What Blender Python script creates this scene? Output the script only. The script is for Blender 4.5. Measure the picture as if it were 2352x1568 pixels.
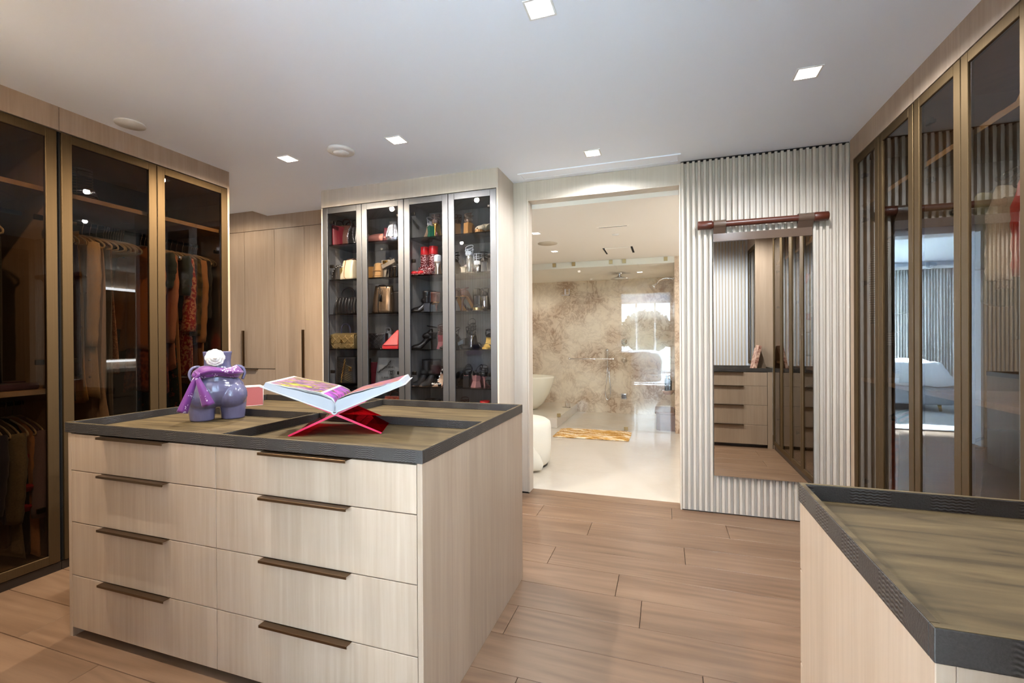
import bpy, bmesh, math, random
from mathutils import Vector, Matrix
random.seed(7)
SC = bpy.context.scene
COL = SC.collection
PI = math.pi
for o in list(bpy.data.objects):
    bpy.data.objects.remove(o)

# ------------------------------------------------------------------ camera
H = 2.553            # closet ceiling
FPX = 1053.0
_y, _p, _r = math.radians(18.397), math.radians(-0.191), math.radians(-0.341)
_f = Vector((-math.sin(_y) * math.cos(_p), math.cos(_y) * math.cos(_p), math.sin(_p)))
_rt = Vector((math.cos(_y), math.sin(_y), 0.0))
_up = _rt.cross(_f)
_R = _rt * math.cos(_r) + _up * math.sin(_r)
_U = _up * math.cos(_r) - _rt * math.sin(_r)
cam_data = bpy.data.cameras.new('camera')
cam = bpy.data.objects.new('camera', cam_data)
COL.objects.link(cam)
m = Matrix((( _R.x, _U.x, -_f.x, 0.0), (_R.y, _U.y, -_f.y, 0.0), (_R.z, _U.z, -_f.z, 1.255), (0, 0, 0, 1)))
cam.matrix_world = m
cam_data.sensor_width = 36.0
cam_data.lens = 36.0 * FPX / 2352.0
cam_data.clip_start = 0.02
SC.camera = cam

# ------------------------------------------------------------------ world: bright hazy overcast sky
W = bpy.data.worlds.new('world')
SC.world = W
W.use_nodes = True
bg = W.node_tree.nodes['Background']
bg.inputs[0].default_value = (0.72, 0.86, 1.0, 1)
bg.inputs[1].default_value = 18.0
# daylight enters through the bedroom window: a light portal in its opening
pl = bpy.data.lights.new('window_portal', 'AREA')
pl.shape = 'RECTANGLE'; pl.size = 3.2; pl.size_y = 2.6
pl.cycles.is_portal = True
po = bpy.data.objects.new('window_portal', pl)
po.location = (-0.3, -4.86, 1.35); po.rotation_euler = (-PI / 2, 0, PI)
COL.objects.link(po)

# sun added through the bedroom window; bed, rug and floor bounce it inward
sl = bpy.data.lights.new('sun', 'SUN'); sl.energy = 165.0; sl.angle = math.radians(1.5); sl.color = (.68, .85, 1.0)
so = bpy.data.objects.new('sun', sl); so.rotation_euler = (math.radians(61.5), 0, math.radians(4)); so.location = (0, -12, 9)
COL.objects.link(so)

# ------------------------------------------------------------------ colour management and integrator
vs = SC.view_settings
vs.view_transform = 'Standard'; vs.look = 'None'; vs.gamma = 1.0; vs.use_curve_mapping = False
vs.exposure = 0.17
cy = SC.cycles
cy.use_denoising = True
try:
    cy.denoiser = 'OPENIMAGEDENOISE'
except Exception:
    pass
cy.max_bounces = 10; cy.diffuse_bounces = 7; cy.glossy_bounces = 6
cy.transmission_bounces = 6; cy.transparent_max_bounces = 24
cy.use_adaptive_sampling = True; cy.adaptive_threshold = 0.02
cy.caustics_reflective = False; cy.caustics_refractive = False
cy.sample_clamp_indirect = 60.0
cy.blur_glossy = 0.2

DOWNLIGHT_W = 25.0
BATH_W = 18.0

# ------------------------------------------------------------------ helpers
def srgb(r, g, b):
    def c(v):
        v /= 255.0
        return v / 12.92 if v <= 0.04045 else ((v + 0.055) / 1.055) ** 2.4
    return (c(r), c(g), c(b), 1.0)

class MB:
    """collects shapes into one mesh"""
    def __init__(self):
        self.v = []; self.f = []; self.s = []; self.mi = []
    def add(self, vs, fs, smooth=False, mi=0):
        n = len(self.v)
        self.v += [tuple(p) for p in vs]
        for f in fs:
            self.f.append([n + i for i in f]); self.s.append(smooth); self.mi.append(mi)
        return self
    def box(self, x0, x1, y0, y1, z0, z1, mi=0):
        vs = [(x0,y0,z0),(x1,y0,z0),(x1,y1,z0),(x0,y1,z0),(x0,y0,z1),(x1,y0,z1),(x1,y1,z1),(x0,y1,z1)]
        return self.add(vs, [(0,3,2,1),(4,5,6,7),(0,1,5,4),(1,2,6,5),(2,3,7,6),(3,0,4,7)], False, mi)
    def rbox(self, x0, x1, y0, y1, z0, z1, r=0.01, seg=3, mi=0, smooth=True):
        b = bmesh.new()
        bmesh.ops.create_cube(b, size=1.0)
        for q in b.verts:
            q.co = Vector((x0 + (q.co.x + .5) * (x1 - x0), y0 + (q.co.y + .5) * (y1 - y0), z0 + (q.co.z + .5) * (z1 - z0)))
        r = min(r, .49 * min(x1 - x0, y1 - y0, z1 - z0))
        bmesh.ops.bevel(b, geom=b.edges[:], offset=r, segments=seg, profile=.5, affect='EDGES')
        return self.addbm(b, smooth, mi)
    def addbm(self, b, smooth=True, mi=0):
        b.verts.index_update()
        self.add([q.co[:] for q in b.verts], [[w.index for w in f.verts] for f in b.faces], smooth, mi)
        b.free()
        return self
    def loft(self, loops, caps=True, closed=True, ring=False, smooth=True, mi=0):
        n = len(loops[0]); vs = [p for l in loops for p in l]; fs = []
        m_ = len(loops)
        for i in range(m_ if ring else m_ - 1):
            a = i * n; c = ((i + 1) % m_) * n
            for j in range(n if closed else n - 1):
                k = (j + 1) % n
                fs.append((a + j, a + k, c + k, c + j))
        if caps and closed and not ring:
            fs.append(tuple(range(n - 1, -1, -1))); fs.append(tuple((m_ - 1) * n + j for j in range(n)))
        return self.add(vs, fs, smooth, mi)
    def tube(self, pts, r, seg=8, caps=True, ring=False, smooth=True, mi=0, flat=1.0, upv=None):
        pts = [Vector(p) for p in pts]; n = len(pts)
        rr = r if isinstance(r, (list, tuple)) else [r] * n
        loops = []; prev = None
        for i, p in enumerate(pts):
            if ring:
                t = pts[(i + 1) % n] - pts[i - 1]
            else:
                t = pts[min(i + 1, n - 1)] - pts[max(i - 1, 0)]
            t = t.normalized() if t.length > 1e-9 else Vector((0, 0, 1))
            if upv is not None:
                a = Vector(upv) - t * t.dot(Vector(upv))
                a = a.normalized() if a.length > 1e-6 else t.orthogonal().normalized()
            elif prev is None:
                a = t.orthogonal().normalized()
            else:
                a = prev - t * prev.dot(t)
                a = a.normalized() if a.length > 1e-6 else t.orthogonal().normalized()
            prev = a
            b = t.cross(a)
            loops.append([p + (a * math.cos(2 * PI * k / seg) * flat + b * math.sin(2 * PI * k / seg)) * rr[i] for k in range(seg)])
        return self.loft(loops, caps, True, ring, smooth, mi)
    def lathe(self, prof, seg=24, sx=1.0, sy=1.0, cx=0.0, cy=0.0, caps=True, smooth=True, mi=0):
        loops = [[(cx + max(r_, 1e-4) * sx * math.cos(2 * PI * k / seg), cy + max(r_, 1e-4) * sy * math.sin(2 * PI * k / seg), z) for k in range(seg)] for r_, z in prof]
        return self.loft(loops, caps, True, False, smooth, mi)
    def sphere(self, c, r, seg=10, rings=6, sc=(1, 1, 1), mi=0):
        prof = []
        loops = []
        for i in range(rings + 1):
            a = -PI / 2 + PI * i / rings
            loops.append([(c[0] + sc[0] * r * max(math.cos(a), 1e-3) * math.cos(2 * PI * k / seg), c[1] + sc[1] * r * max(math.cos(a), 1e-3) * math.sin(2 * PI * k / seg), c[2] + sc[2] * r * math.sin(a)) for k in range(seg)])
        return self.loft(loops, True, True, False, True, mi)
    def grid(self, f, nu, nv, smooth=True, mi=0, closed_u=False):
        vs = [f(i / nu, j / nv) for j in range(nv + 1) for i in range(nu + 1)]
        fs = [(j * (nu + 1) + i, j * (nu + 1) + i + 1, (j + 1) * (nu + 1) + i + 1, (j + 1) * (nu + 1) + i) for j in range(nv) for i in range(nu)]
        return self.add(vs, fs, smooth, mi)
    def xf(self, M):
        self.v = [tuple(M @ Vector(p)) for p in self.v]; return self
    def move(self, x, y, z):
        self.v = [(p[0] + x, p[1] + y, p[2] + z) for p in self.v]; return self
    def mesh(self, name):
        me = bpy.data.meshes.new(name)
        me.from_pydata(self.v, [], self.f)
        me.polygons.foreach_set('use_smooth', self.s)
        me.polygons.foreach_set('material_index', self.mi)
        me.update()
        return me

def tag(o, label=None, cat=None, group=None, kind=None):
    if label: o['label'] = label
    if cat: o['category'] = cat
    if group: o['group'] = group
    if kind: o['kind'] = kind
    return o

def thing(name, label, cat, loc=(0, 0, 0), rz=0.0, group=None, kind=None):
    o = bpy.data.objects.new(name, None)
    o.empty_display_size = 0.05
    COL.objects.link(o)
    o.location = loc; o.rotation_euler = (0, 0, rz)
    return tag(o, label, cat, group, kind)

def build(name, mb, mats, parent=None, bevel=0.0, solid=0.0, sub=0, world=False, loc=None, bseg=2, label=None):
    """one mesh object; world=True means mb is in world space and parent only translated"""
    if world and parent is not None:
        l = parent.location
        mb.move(-l.x, -l.y, -l.z)
        q = parent.parent
        while q is not None:
            mb.move(-q.location.x, -q.location.y, -q.location.z); q = q.parent
    me = mb.mesh(name)
    o = bpy.data.objects.new(name, me)
    for mm in (mats if isinstance(mats, (list, tuple)) else [mats]):
        me.materials.append(M(mm) if isinstance(mm, str) else mm)
    COL.objects.link(o)
    if parent is not None: o.parent = parent
    if loc is not None: o.location = loc
    if solid:
        d = o.modifiers.new('solid', 'SOLIDIFY'); d.thickness = solid; d.offset = 0
    if bevel:
        d = o.modifiers.new('bevel', 'BEVEL'); d.width = bevel; d.segments = bseg; d.limit_method = 'ANGLE'; d.angle_limit = 0.6
        d.harden_normals = False
    if sub:
        d = o.modifiers.new('sub', 'SUBSURF'); d.levels = sub; d.render_levels = sub
    if label: o['label'] = label
    return o

def dup(root, loc, rz=0.0, label=None, group=None, parent=None, scale=None):
    r = root.copy(); COL.objects.link(r); r.location = loc; r.rotation_euler = (0, 0, rz)
    if scale: r.scale = scale
    if label: r['label'] = label
    if group: r['group'] = group
    for ch in list(root.children):
        c = ch.copy(); COL.objects.link(c); c.parent = r
        for g in list(ch.children):
            d = g.copy(); COL.objects.link(d); d.parent = c
    return r

def bez(p0, p1, p2, p3, n=12):
    out = []
    for i in range(n + 1):
        t = i / n; s = 1 - t
        out.append(tuple(s**3 * a + 3 * s * s * t * b + 3 * s * t * t * c + t**3 * d for a, b, c, d in zip(p0, p1, p2, p3)))
    return out

def smooth_path(pts, n=6):
    """Catmull-Rom through the points"""
    P = [Vector(p) for p in pts]; P = [P[0] * 2 - P[1]] + P + [P[-1] * 2 - P[-2]]
    out = []
    for i in range(1, len(P) - 2):
        for k in range(n):
            t = k / n
            out.append(0.5 * ((2 * P[i]) + (P[i+1] - P[i-1]) * t + (2*P[i-1] - 5*P[i] + 4*P[i+1] - P[i+2]) * t*t + (3*P[i] - P[i-1] - 3*P[i+1] + P[i+2]) * t**3))
    out.append(P[-2])
    return out

def interp(tab, t):
    for (a, va), (b, vb) in zip(tab, tab[1:]):
        if t <= b:
            u = (t - a) / (b - a) if b > a else 0
            u = max(0, min(1, u)); u = u * u * (3 - 2 * u)
            return va + (vb - va) * u
    return tab[-1][1]

def text_mesh(s, size, extrude=0.0006, align='CENTER'):
    c = bpy.data.curves.new('lettering', 'FONT'); c.body = s; c.size = size; c.extrude = extrude; c.align_x = align; c.align_y = 'CENTER'
    c.resolution_u = 2
    o = bpy.data.objects.new('lettering', c); COL.objects.link(o)
    dg = bpy.context.evaluated_depsgraph_get()
    me = bpy.data.meshes.new_from_object(o.evaluated_get(dg))
    bpy.data.objects.remove(o)
    return me
# ------------------------------------------------------------------ materials
MATS = {}
def M(n):
    return MATS[n]

def new_mat(name):
    m_ = bpy.data.materials.new(name); m_.use_nodes = True
    MATS[name] = m_
    nt = m_.node_tree
    b = nt.nodes['Principled BSDF']
    return m_, nt, b

def pm(name, col, rough=0.5, metal=0.0, spec=0.5, coat=0.0, noise=0.0, nscale=40.0, bump=0.0, sheen=0.0, emit=None, estr=0.0, trans=0.0, sss=0.0):
    m_, nt, b = new_mat(name)
    c = srgb(*col) if len(col) == 3 else col
    b.inputs['Base Color'].default_value = c
    b.inputs['Roughness'].default_value = rough
    b.inputs['Metallic'].default_value = metal
    b.inputs['Specular IOR Level'].default_value = spec
    b.inputs['Coat Weight'].default_value = coat
    if sheen: b.inputs['Sheen Weight'].default_value = sheen
    if trans: b.inputs['Transmission Weight'].default_value = trans
    if sss:
        b.inputs['Subsurface Weight'].default_value = sss
        b.inputs['Subsurface Radius'].default_value = (0.02, 0.012, 0.008)
    if emit:
        b.inputs['Emission Color'].default_value = emit; b.inputs['Emission Strength'].default_value = estr
    if noise or bump:
        tc = nt.nodes.new('ShaderNodeTexCoord'); nz = nt.nodes.new('ShaderNodeTexNoise')
        nz.inputs['Scale'].default_value = nscale; nz.inputs['Detail'].default_value = 5
        nt.links.new(tc.outputs['Object'], nz.inputs['Vector'])
        if noise:
            mx = nt.nodes.new('ShaderNodeMixRGB'); mx.blend_type = 'MULTIPLY'
            rp = nt.nodes.new('ShaderNodeValToRGB')
            rp.color_ramp.elements[0].position = .3; rp.color_ramp.elements[1].position = .7
            rp.color_ramp.elements[0].color = (1 - noise,) * 3 + (1,); rp.color_ramp.elements[1].color = (1 + noise * .4,) * 3 + (1,)
            nt.links.new(nz.outputs['Fac'], rp.inputs['Fac'])
            mx.inputs[0].default_value = 1; mx.inputs[1].default_value = c
            nt.links.new(rp.outputs[0], mx.inputs[2]); nt.links.new(mx.outputs[0], b.inputs['Base Color'])
        if bump:
            bp = nt.nodes.new('ShaderNodeBump'); bp.inputs['Strength'].default_value = bump; bp.inputs['Distance'].default_value = .01
            nt.links.new(nz.outputs['Fac'], bp.inputs['Height']); nt.links.new(bp.outputs[0], b.inputs['Normal'])
    return m_

def N(nt, t, **kw):
    n = nt.nodes.new(t)
    for k, v in kw.items():
        setattr(n, k, v)
    return n
def math_node(nt, op, a, b=None, c=None):
    n = N(nt, 'ShaderNodeMath', operation=op)
    for i, v in enumerate((a, b, c)):
        if v is None: continue
        if isinstance(v, (int, float)): n.inputs[i].default_value = v
        else: nt.links.new(v, n.inputs[i])
    return n.outputs[0]

def oak(name, c_lo, c_hi, grain='Z', leaf=0.15, rough=0.45, leafvar=0.10, fine=70.0, cath=0.0, rnd=1.0, bump=0.08, contrast=0.5):
    m_, nt, b = new_mat(name)
    L = nt.links
    geo = N(nt, 'ShaderNodeNewGeometry'); oi = N(nt, 'ShaderNodeObjectInfo')
    sep = N(nt, 'ShaderNodeSeparateXYZ'); L.new(geo.outputs['Position'], sep.inputs[0])
    r = math_node(nt, 'MULTIPLY', oi.outputs['Random'], 40.0 * rnd)
    X, Y, Z = sep.outputs
    if grain == 'Z':
        s = math_node(nt, 'ADD', X, Y); g = Z
    elif grain == 'X':
        s = math_node(nt, 'ADD', Y, Z); g = X
    else:
        s = math_node(nt, 'ADD', X, Z); g = Y
    s = math_node(nt, 'ADD', s, r)
    cell = math_node(nt, 'FLOOR', math_node(nt, 'DIVIDE', s, leaf))
    wn = N(nt, 'ShaderNodeTexWhiteNoise', noise_dimensions='1D'); L.new(cell, wn.inputs['W'])
    g2 = math_node(nt, 'ADD', g, math_node(nt, 'MULTIPLY', wn.outputs['Value'], 9.0))
    g2 = math_node(nt, 'ADD', g2, math_node(nt, 'MULTIPLY', r, .37))
    def nz(fs, fg, det, dist=0.0):
        cb = N(nt, 'ShaderNodeCombineXYZ')
        L.new(math_node(nt, 'MULTIPLY', s, fs), cb.inputs[0]); L.new(math_node(nt, 'MULTIPLY', g2, fg), cb.inputs[1])
        t = N(nt, 'ShaderNodeTexNoise'); t.inputs['Scale'].default_value = 1.0; t.inputs['Detail'].default_value = det
        t.inputs['Roughness'].default_value = .65; t.inputs['Distortion'].default_value = dist
        L.new(cb.outputs[0], t.inputs['Vector'])
        return t.outputs['Fac'], cb.outputs[0]
    n1, _ = nz(fine, 2.2, 6)
    n2, _ = nz(fine * .14, .55, 3, .4)
    fac = math_node(nt, 'ADD', math_node(nt, 'MULTIPLY', n1, contrast), math_node(nt, 'MULTIPLY', n2, 1.0 - contrast))
    if cath:
        cb = N(nt, 'ShaderNodeCombineXYZ')
        L.new(math_node(nt, 'MULTIPLY', s, 3.2), cb.inputs[0]); L.new(math_node(nt, 'MULTIPLY', g2, .28), cb.inputs[1])
        n3 = N(nt, 'ShaderNodeTexNoise'); n3.inputs['Scale'].default_value = 1; n3.inputs['Detail'].default_value = 1.2
        L.new(cb.outputs[0], n3.inputs['Vector'])
        ring = math_node(nt, 'FRACT', math_node(nt, 'MULTIPLY', n3.outputs['Fac'], 17.0))
        ring = math_node(nt, 'ABSOLUTE', math_node(nt, 'SUBTRACT', ring, .5))
        fac = math_node(nt, 'ADD', fac, math_node(nt, 'MULTIPLY', math_node(nt, 'SUBTRACT', ring, .25), cath))
    rp = N(nt, 'ShaderNodeValToRGB')
    e = rp.color_ramp.elements
    e[0].position = .30; e[0].color = srgb(*c_lo); e[1].position = .70; e[1].color = srgb(*c_hi)
    L.new(fac, rp.inputs['Fac'])
    mx = N(nt, 'ShaderNodeMixRGB', blend_type='MULTIPLY'); mx.inputs[0].default_value = 1
    wv = math_node(nt, 'ADD', math_node(nt, 'MULTIPLY', wn.outputs['Value'], leafvar), 1.0 - leafvar * .6)
    cc = N(nt, 'ShaderNodeCombineXYZ')
    for i in range(3): L.new(wv, cc.inputs[i])
    L.new(rp.outputs[0], mx.inputs[1]); L.new(cc.outputs[0], mx.inputs[2])
    L.new(mx.outputs[0], b.inputs['Base Color'])
    b.inputs['Roughness'].default_value = rough
    if bump:
        bp = N(nt, 'ShaderNodeBump'); bp.inputs['Strength'].default_value = bump; bp.inputs['Distance'].default_value = .004
        L.new(n1, bp.inputs['Height']); L.new(bp.outputs[0], b.inputs['Normal'])
    return m_

def pane(name, tint, ior=1.52, rough=0.0, gcol=(1, 1, 1, 1)):
    """thin clear or smoked sheet: tinted straight-through light plus a Fresnel reflection"""
    m_, nt, b = new_mat(name)
    nt.nodes.remove(b)
    out = nt.nodes['Material Output']
    fr = N(nt, 'ShaderNodeFresnel'); fr.inputs['IOR'].default_value = ior
    # both faces of the sheet use the outside index
    geo = N(nt, 'ShaderNodeNewGeometry')
    inv = math_node(nt, 'DIVIDE', 1.0, ior)
    iorv = math_node(nt, 'ADD', math_node(nt, 'MULTIPLY', geo.outputs['Backfacing'], inv), math_node(nt, 'MULTIPLY', math_node(nt, 'SUBTRACT', 1.0, geo.outputs['Backfacing']), ior))
    nt.links.new(iorv, fr.inputs['IOR'])
    tr = N(nt, 'ShaderNodeBsdfTransparent'); tr.inputs[0].default_value = tint
    gl = N(nt, 'ShaderNodeBsdfGlossy'); gl.inputs['Roughness'].default_value = rough; gl.inputs['Color'].default_value = gcol
    mx = N(nt, 'ShaderNodeMixShader')
    fac = math_node(nt, 'MULTIPLY', fr.outputs[0], math_node(nt, 'SUBTRACT', 1.0, geo.outputs['Backfacing']))
    nt.links.new(fac, mx.inputs[0]); nt.links.new(tr.outputs[0], mx.inputs[1]); nt.links.new(gl.outputs[0], mx.inputs[2])
    nt.links.new(mx.outputs[0], out.inputs[0])
    return m_

# woods
oak('oak', (156, 134, 113), (181, 160, 139), 'Z', leaf=.17, leafvar=.09)
oak('oak_slat', (186, 174, 159), (206, 195, 181), 'Z', leaf=.5, leafvar=.06, fine=120)
oak('oak_floor', (102, 76, 56), (136, 108, 85), 'X', leaf=5.0, leafvar=.0, fine=34, cath=.28, rough=.38, contrast=.45)
oak('oak_inner', (150, 122, 92), (188, 160, 126), 'Z', leaf=.3)
oak('oak_grey', (128, 126, 122), (166, 164, 160), 'Z', leaf=.12, leafvar=.08)
oak('walnut', (56, 24, 14), (96, 46, 30), 'X', leaf=9, leafvar=0, fine=60, rough=.35)
oak('wood_dark_inner', (60, 46, 36), (84, 66, 52), 'Z', leaf=.3)
# paint, ceiling
pm('paint', (235, 241, 251), .9)
pm('paint_warm', (240, 236, 228), .9)
pm('white_plastic', (226, 226, 224), .4)
pm('black_gap', (10, 9, 8), .9)
pm('plinth_dark', (46, 38, 32), .35)
# metals
def brushed(name, col, rough=.32, axis='Z'):
    m_ = pm(name, col, rough, 1.0)
    nt = m_.node_tree; b = nt.nodes['Principled BSDF']
    geo = N(nt, 'ShaderNodeNewGeometry'); mp = N(nt, 'ShaderNodeMapping')
    sc = {'Z': (260, 260, 2), 'X': (2, 260, 260), 'Y': (260, 2, 260)}[axis]
    mp.inputs['Scale'].default_value = sc
    nt.links.new(geo.outputs['Position'], mp.inputs['Vector'])
    t = N(nt, 'ShaderNodeTexNoise'); t.inputs['Scale'].default_value = 1
    nt.links.new(mp.outputs[0], t.inputs['Vector'])
    v = math_node(nt, 'ADD', math_node(nt, 'MULTIPLY', t.outputs['Fac'], .22), rough - .1)
    nt.links.new(v, b.inputs['Roughness'])
    return m_
brushed('bronze', (96, 78, 55), .62)
brushed('bronze_dark', (104, 84, 64), .34, 'X')
brushed('pewter', (120, 120, 122), .5)
pm('chrome', (225, 225, 228), .06, 1.0)
pm('gold', (214, 170, 92), .22, 1.0)
pm('black_metal', (26, 25, 25), .35, .6)
pm('mirror', (238, 236, 230), 0.0, 1.0)
pm('silver_edge', (220, 222, 228), .15, 1.0)
# glass
pane('glass_bronze', (.53, .47, .40, 1), 1.42)
pane('glass_boosted_reflection', (.60, .55, .48, 1), 2.0)  # same bronze glass, reflection strengthened to show the bright bedroom
pane('glass_grey', (.83, .83, .84, 1), 1.5)
pane('glass_clear', (.975, .985, .98, 1), 1.52)
pane('glass_shelf', (.5, .51, .53, 1), 1.5)
pane('acrylic_red', (.95, .10, .16, 1), 1.49)
pm('acrylic_edge_glow', (226, 52, 96), .25, 0, .5, 0, sss=.3)  # bright pink paints the glow of light leaving the acrylic edges

# embossed dark rim leather: patches of wavy ridges between fine crackle
def croc(name, col_lo, col_hi):
    m_, nt, b = new_mat(name)
    L = nt.links
    geo = N(nt, 'ShaderNodeNewGeometry'); sep = N(nt, 'ShaderNodeSeparateXYZ'); L.new(geo.outputs['Position'], sep.inputs[0])
    s = math_node(nt, 'ADD', sep.outputs[0], sep.outputs[1])
    ph = math_node(nt, 'MULTIPLY', math_node(nt, 'SINE', math_node(nt, 'MULTIPLY', s, 470.0)), .85)
    wob = N(nt, 'ShaderNodeTexNoise'); wob.inputs['Scale'].default_value = 14.0; L.new(geo.outputs['Position'], wob.inputs['Vector'])
    ph = math_node(nt, 'ADD', ph, math_node(nt, 'MULTIPLY', wob.outputs['Fac'], 4.0))
    ridge = math_node(nt, 'SINE', math_node(nt, 'ADD', math_node(nt, 'MULTIPLY', sep.outputs[2], 960.0), ph))
    mk = math_node(nt, 'SINE', math_node(nt, 'MULTIPLY', s, 42.4))
    mk = math_node(nt, 'MULTIPLY', math_node(nt, 'ADD', mk, .15), 3.0)
    mk = N(nt, 'ShaderNodeClamp').outputs[0] if False else mk
    cl = N(nt, 'ShaderNodeClamp'); L.new(mk, cl.inputs[0])
    cr = N(nt, 'ShaderNodeTexNoise'); cr.inputs['Scale'].default_value = 300.0; cr.inputs['Detail'].default_value = 4; L.new(geo.outputs['Position'], cr.inputs['Vector'])
    hgt = math_node(nt, 'ADD', math_node(nt, 'MULTIPLY', ridge, math_node(nt, 'MULTIPLY', cl.outputs[0], .55)), math_node(nt, 'MULTIPLY', cr.outputs['Fac'], .7))
    rp = N(nt, 'ShaderNodeValToRGB'); e = rp.color_ramp.elements
    e[0].position = .0; e[0].color = srgb(*col_lo); e[1].position = 1; e[1].color = srgb(*col_hi)
    L.new(math_node(nt, 'MULTIPLY', hgt, .9), rp.inputs['Fac']); L.new(rp.outputs[0], b.inputs['Base Color'])
    bp = N(nt, 'ShaderNodeBump'); bp.inputs['Strength'].default_value = .55; bp.inputs['Distance'].default_value = .0016
    L.new(hgt, bp.inputs['Height']); L.new(bp.outputs[0], b.inputs['Normal'])
    b.inputs['Roughness'].default_value = .42
    return m_
croc('croc', (36, 32, 29), (76, 71, 68))

def leather_top(name):
    m_, nt, b = new_mat(name)
    L = nt.links
    geo = N(nt, 'ShaderNodeNewGeometry'); mp = N(nt, 'ShaderNodeMapping'); mp.inputs['Scale'].default_value = (1.2, 9.0, 1)
    L.new(geo.outputs['Position'], mp.inputs['Vector'])
    n1 = N(nt, 'ShaderNodeTexNoise'); n1.inputs['Scale'].default_value = 2.6; n1.inputs['Detail'].default_value = 6; n1.inputs['Distortion'].default_value = 1.0
    L.new(mp.outputs[0], n1.inputs['Vector'])
    rp = N(nt, 'ShaderNodeValToRGB'); e = rp.color_ramp.elements
    e[0].position = .3; e[0].color = srgb(58, 46, 28); e[1].position = .72; e[1].color = srgb(98, 82, 55)
    L.new(n1.outputs['Fac'], rp.inputs['Fac']); L.new(rp.outputs[0], b.inputs['Base Color'])
    n2 = N(nt, 'ShaderNodeTexNoise'); n2.inputs['Scale'].default_value = 260; n2.inputs['Detail'].default_value = 3
    L.new(geo.outputs['Position'], n2.inputs['Vector'])
    bp = N(nt, 'ShaderNodeBump'); bp.inputs['Strength'].default_value = .25; bp.inputs['Distance'].default_value = .001
    L.new(n2.outputs['Fac'], bp.inputs['Height']); L.new(bp.outputs[0], b.inputs['Normal'])
    b.inputs['Roughness'].default_value = .72
    b.inputs['Specular IOR Level'].default_value = .2
    return m_
leather_top('leather_top')

def marble(name, base, vein, vein2, scale, rough, amount=.5):
    m_, nt, b = new_mat(name)
    L = nt.links
    geo = N(nt, 'ShaderNodeNewGeometry')
    n0 = N(nt, 'ShaderNodeTexNoise'); n0.inputs['Scale'].default_value = scale * .8; n0.inputs['Detail'].default_value = 4; L.new(geo.outputs['Position'], n0.inputs['Vector'])
    vm = N(nt, 'ShaderNodeVectorMath', operation='MULTIPLY_ADD'); L.new(n0.outputs['Color'], vm.inputs[0]); vm.inputs[1].default_value = (.9,) * 3; L.new(geo.outputs['Position'], vm.inputs[2])
    n1 = N(nt, 'ShaderNodeTexNoise'); n1.inputs['Scale'].default_value = scale * 2.4; n1.inputs['Detail'].default_value = 8; n1.inputs['Roughness'].default_value = .62; L.new(vm.outputs[0], n1.inputs['Vector'])
    v = math_node(nt, 'ABSOLUTE', math_node(nt, 'SUBTRACT', n1.outputs['Fac'], .5))
    v = math_node(nt, 'SUBTRACT', 1.0, math_node(nt, 'MULTIPLY', v, 14.0))
    cl = N(nt, 'ShaderNodeClamp'); L.new(v, cl.inputs[0])
    n2 = N(nt, 'ShaderNodeTexNoise'); n2.inputs['Scale'].default_value = scale * .9; n2.inputs['Detail'].default_value = 5; L.new(geo.outputs['Position'], n2.inputs['Vector'])
    rp2 = N(nt, 'ShaderNodeValToRGB'); e = rp2.color_ramp.elements; e[0].position = .42; e[0].color = (0, 0, 0, 1); e[1].position = .68; e[1].color = (1, 1, 1, 1)
    L.new(n2.outputs['Fac'], rp2.inputs['Fac'])
    m1 = N(nt, 'ShaderNodeMixRGB'); m1.inputs[1].default_value = srgb(*base); m1.inputs[2].default_value = srgb(*vein2)
    L.new(math_node(nt, 'MULTIPLY', rp2.outputs[0], .75 * amount * 2), m1.inputs[0])
    m2 = N(nt, 'ShaderNodeMixRGB'); m2.inputs[2].default_value = srgb(*vein)
    L.new(m1.outputs[0], m2.inputs[1])
    L.new(math_node(nt, 'MULTIPLY', cl.outputs[0], math_node(nt, 'ADD', math_node(nt, 'MULTIPLY', rp2.outputs[0], .8 * amount), .25 * amount)), m2.inputs[0])
    L.new(m2.outputs[0], b.inputs['Base Color'])
    b.inputs['Roughness'].default_value = rough
    return m_
marble('marble_wall', (224, 210, 190), (128, 96, 72), (196, 172, 148), 2.7, .08, .7)
marble('marble_floor', (206, 198, 186), (190, 179, 162), (198, 188, 173), .7, .05, .35)
pm('stone_brown', (120, 86, 72), .2, noise=.15, nscale=12)
pm('tub_white', (236, 230, 214), .25)
pm('boucle', (236, 230, 214), .95, bump=.5, nscale=260, sheen=.3)

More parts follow.
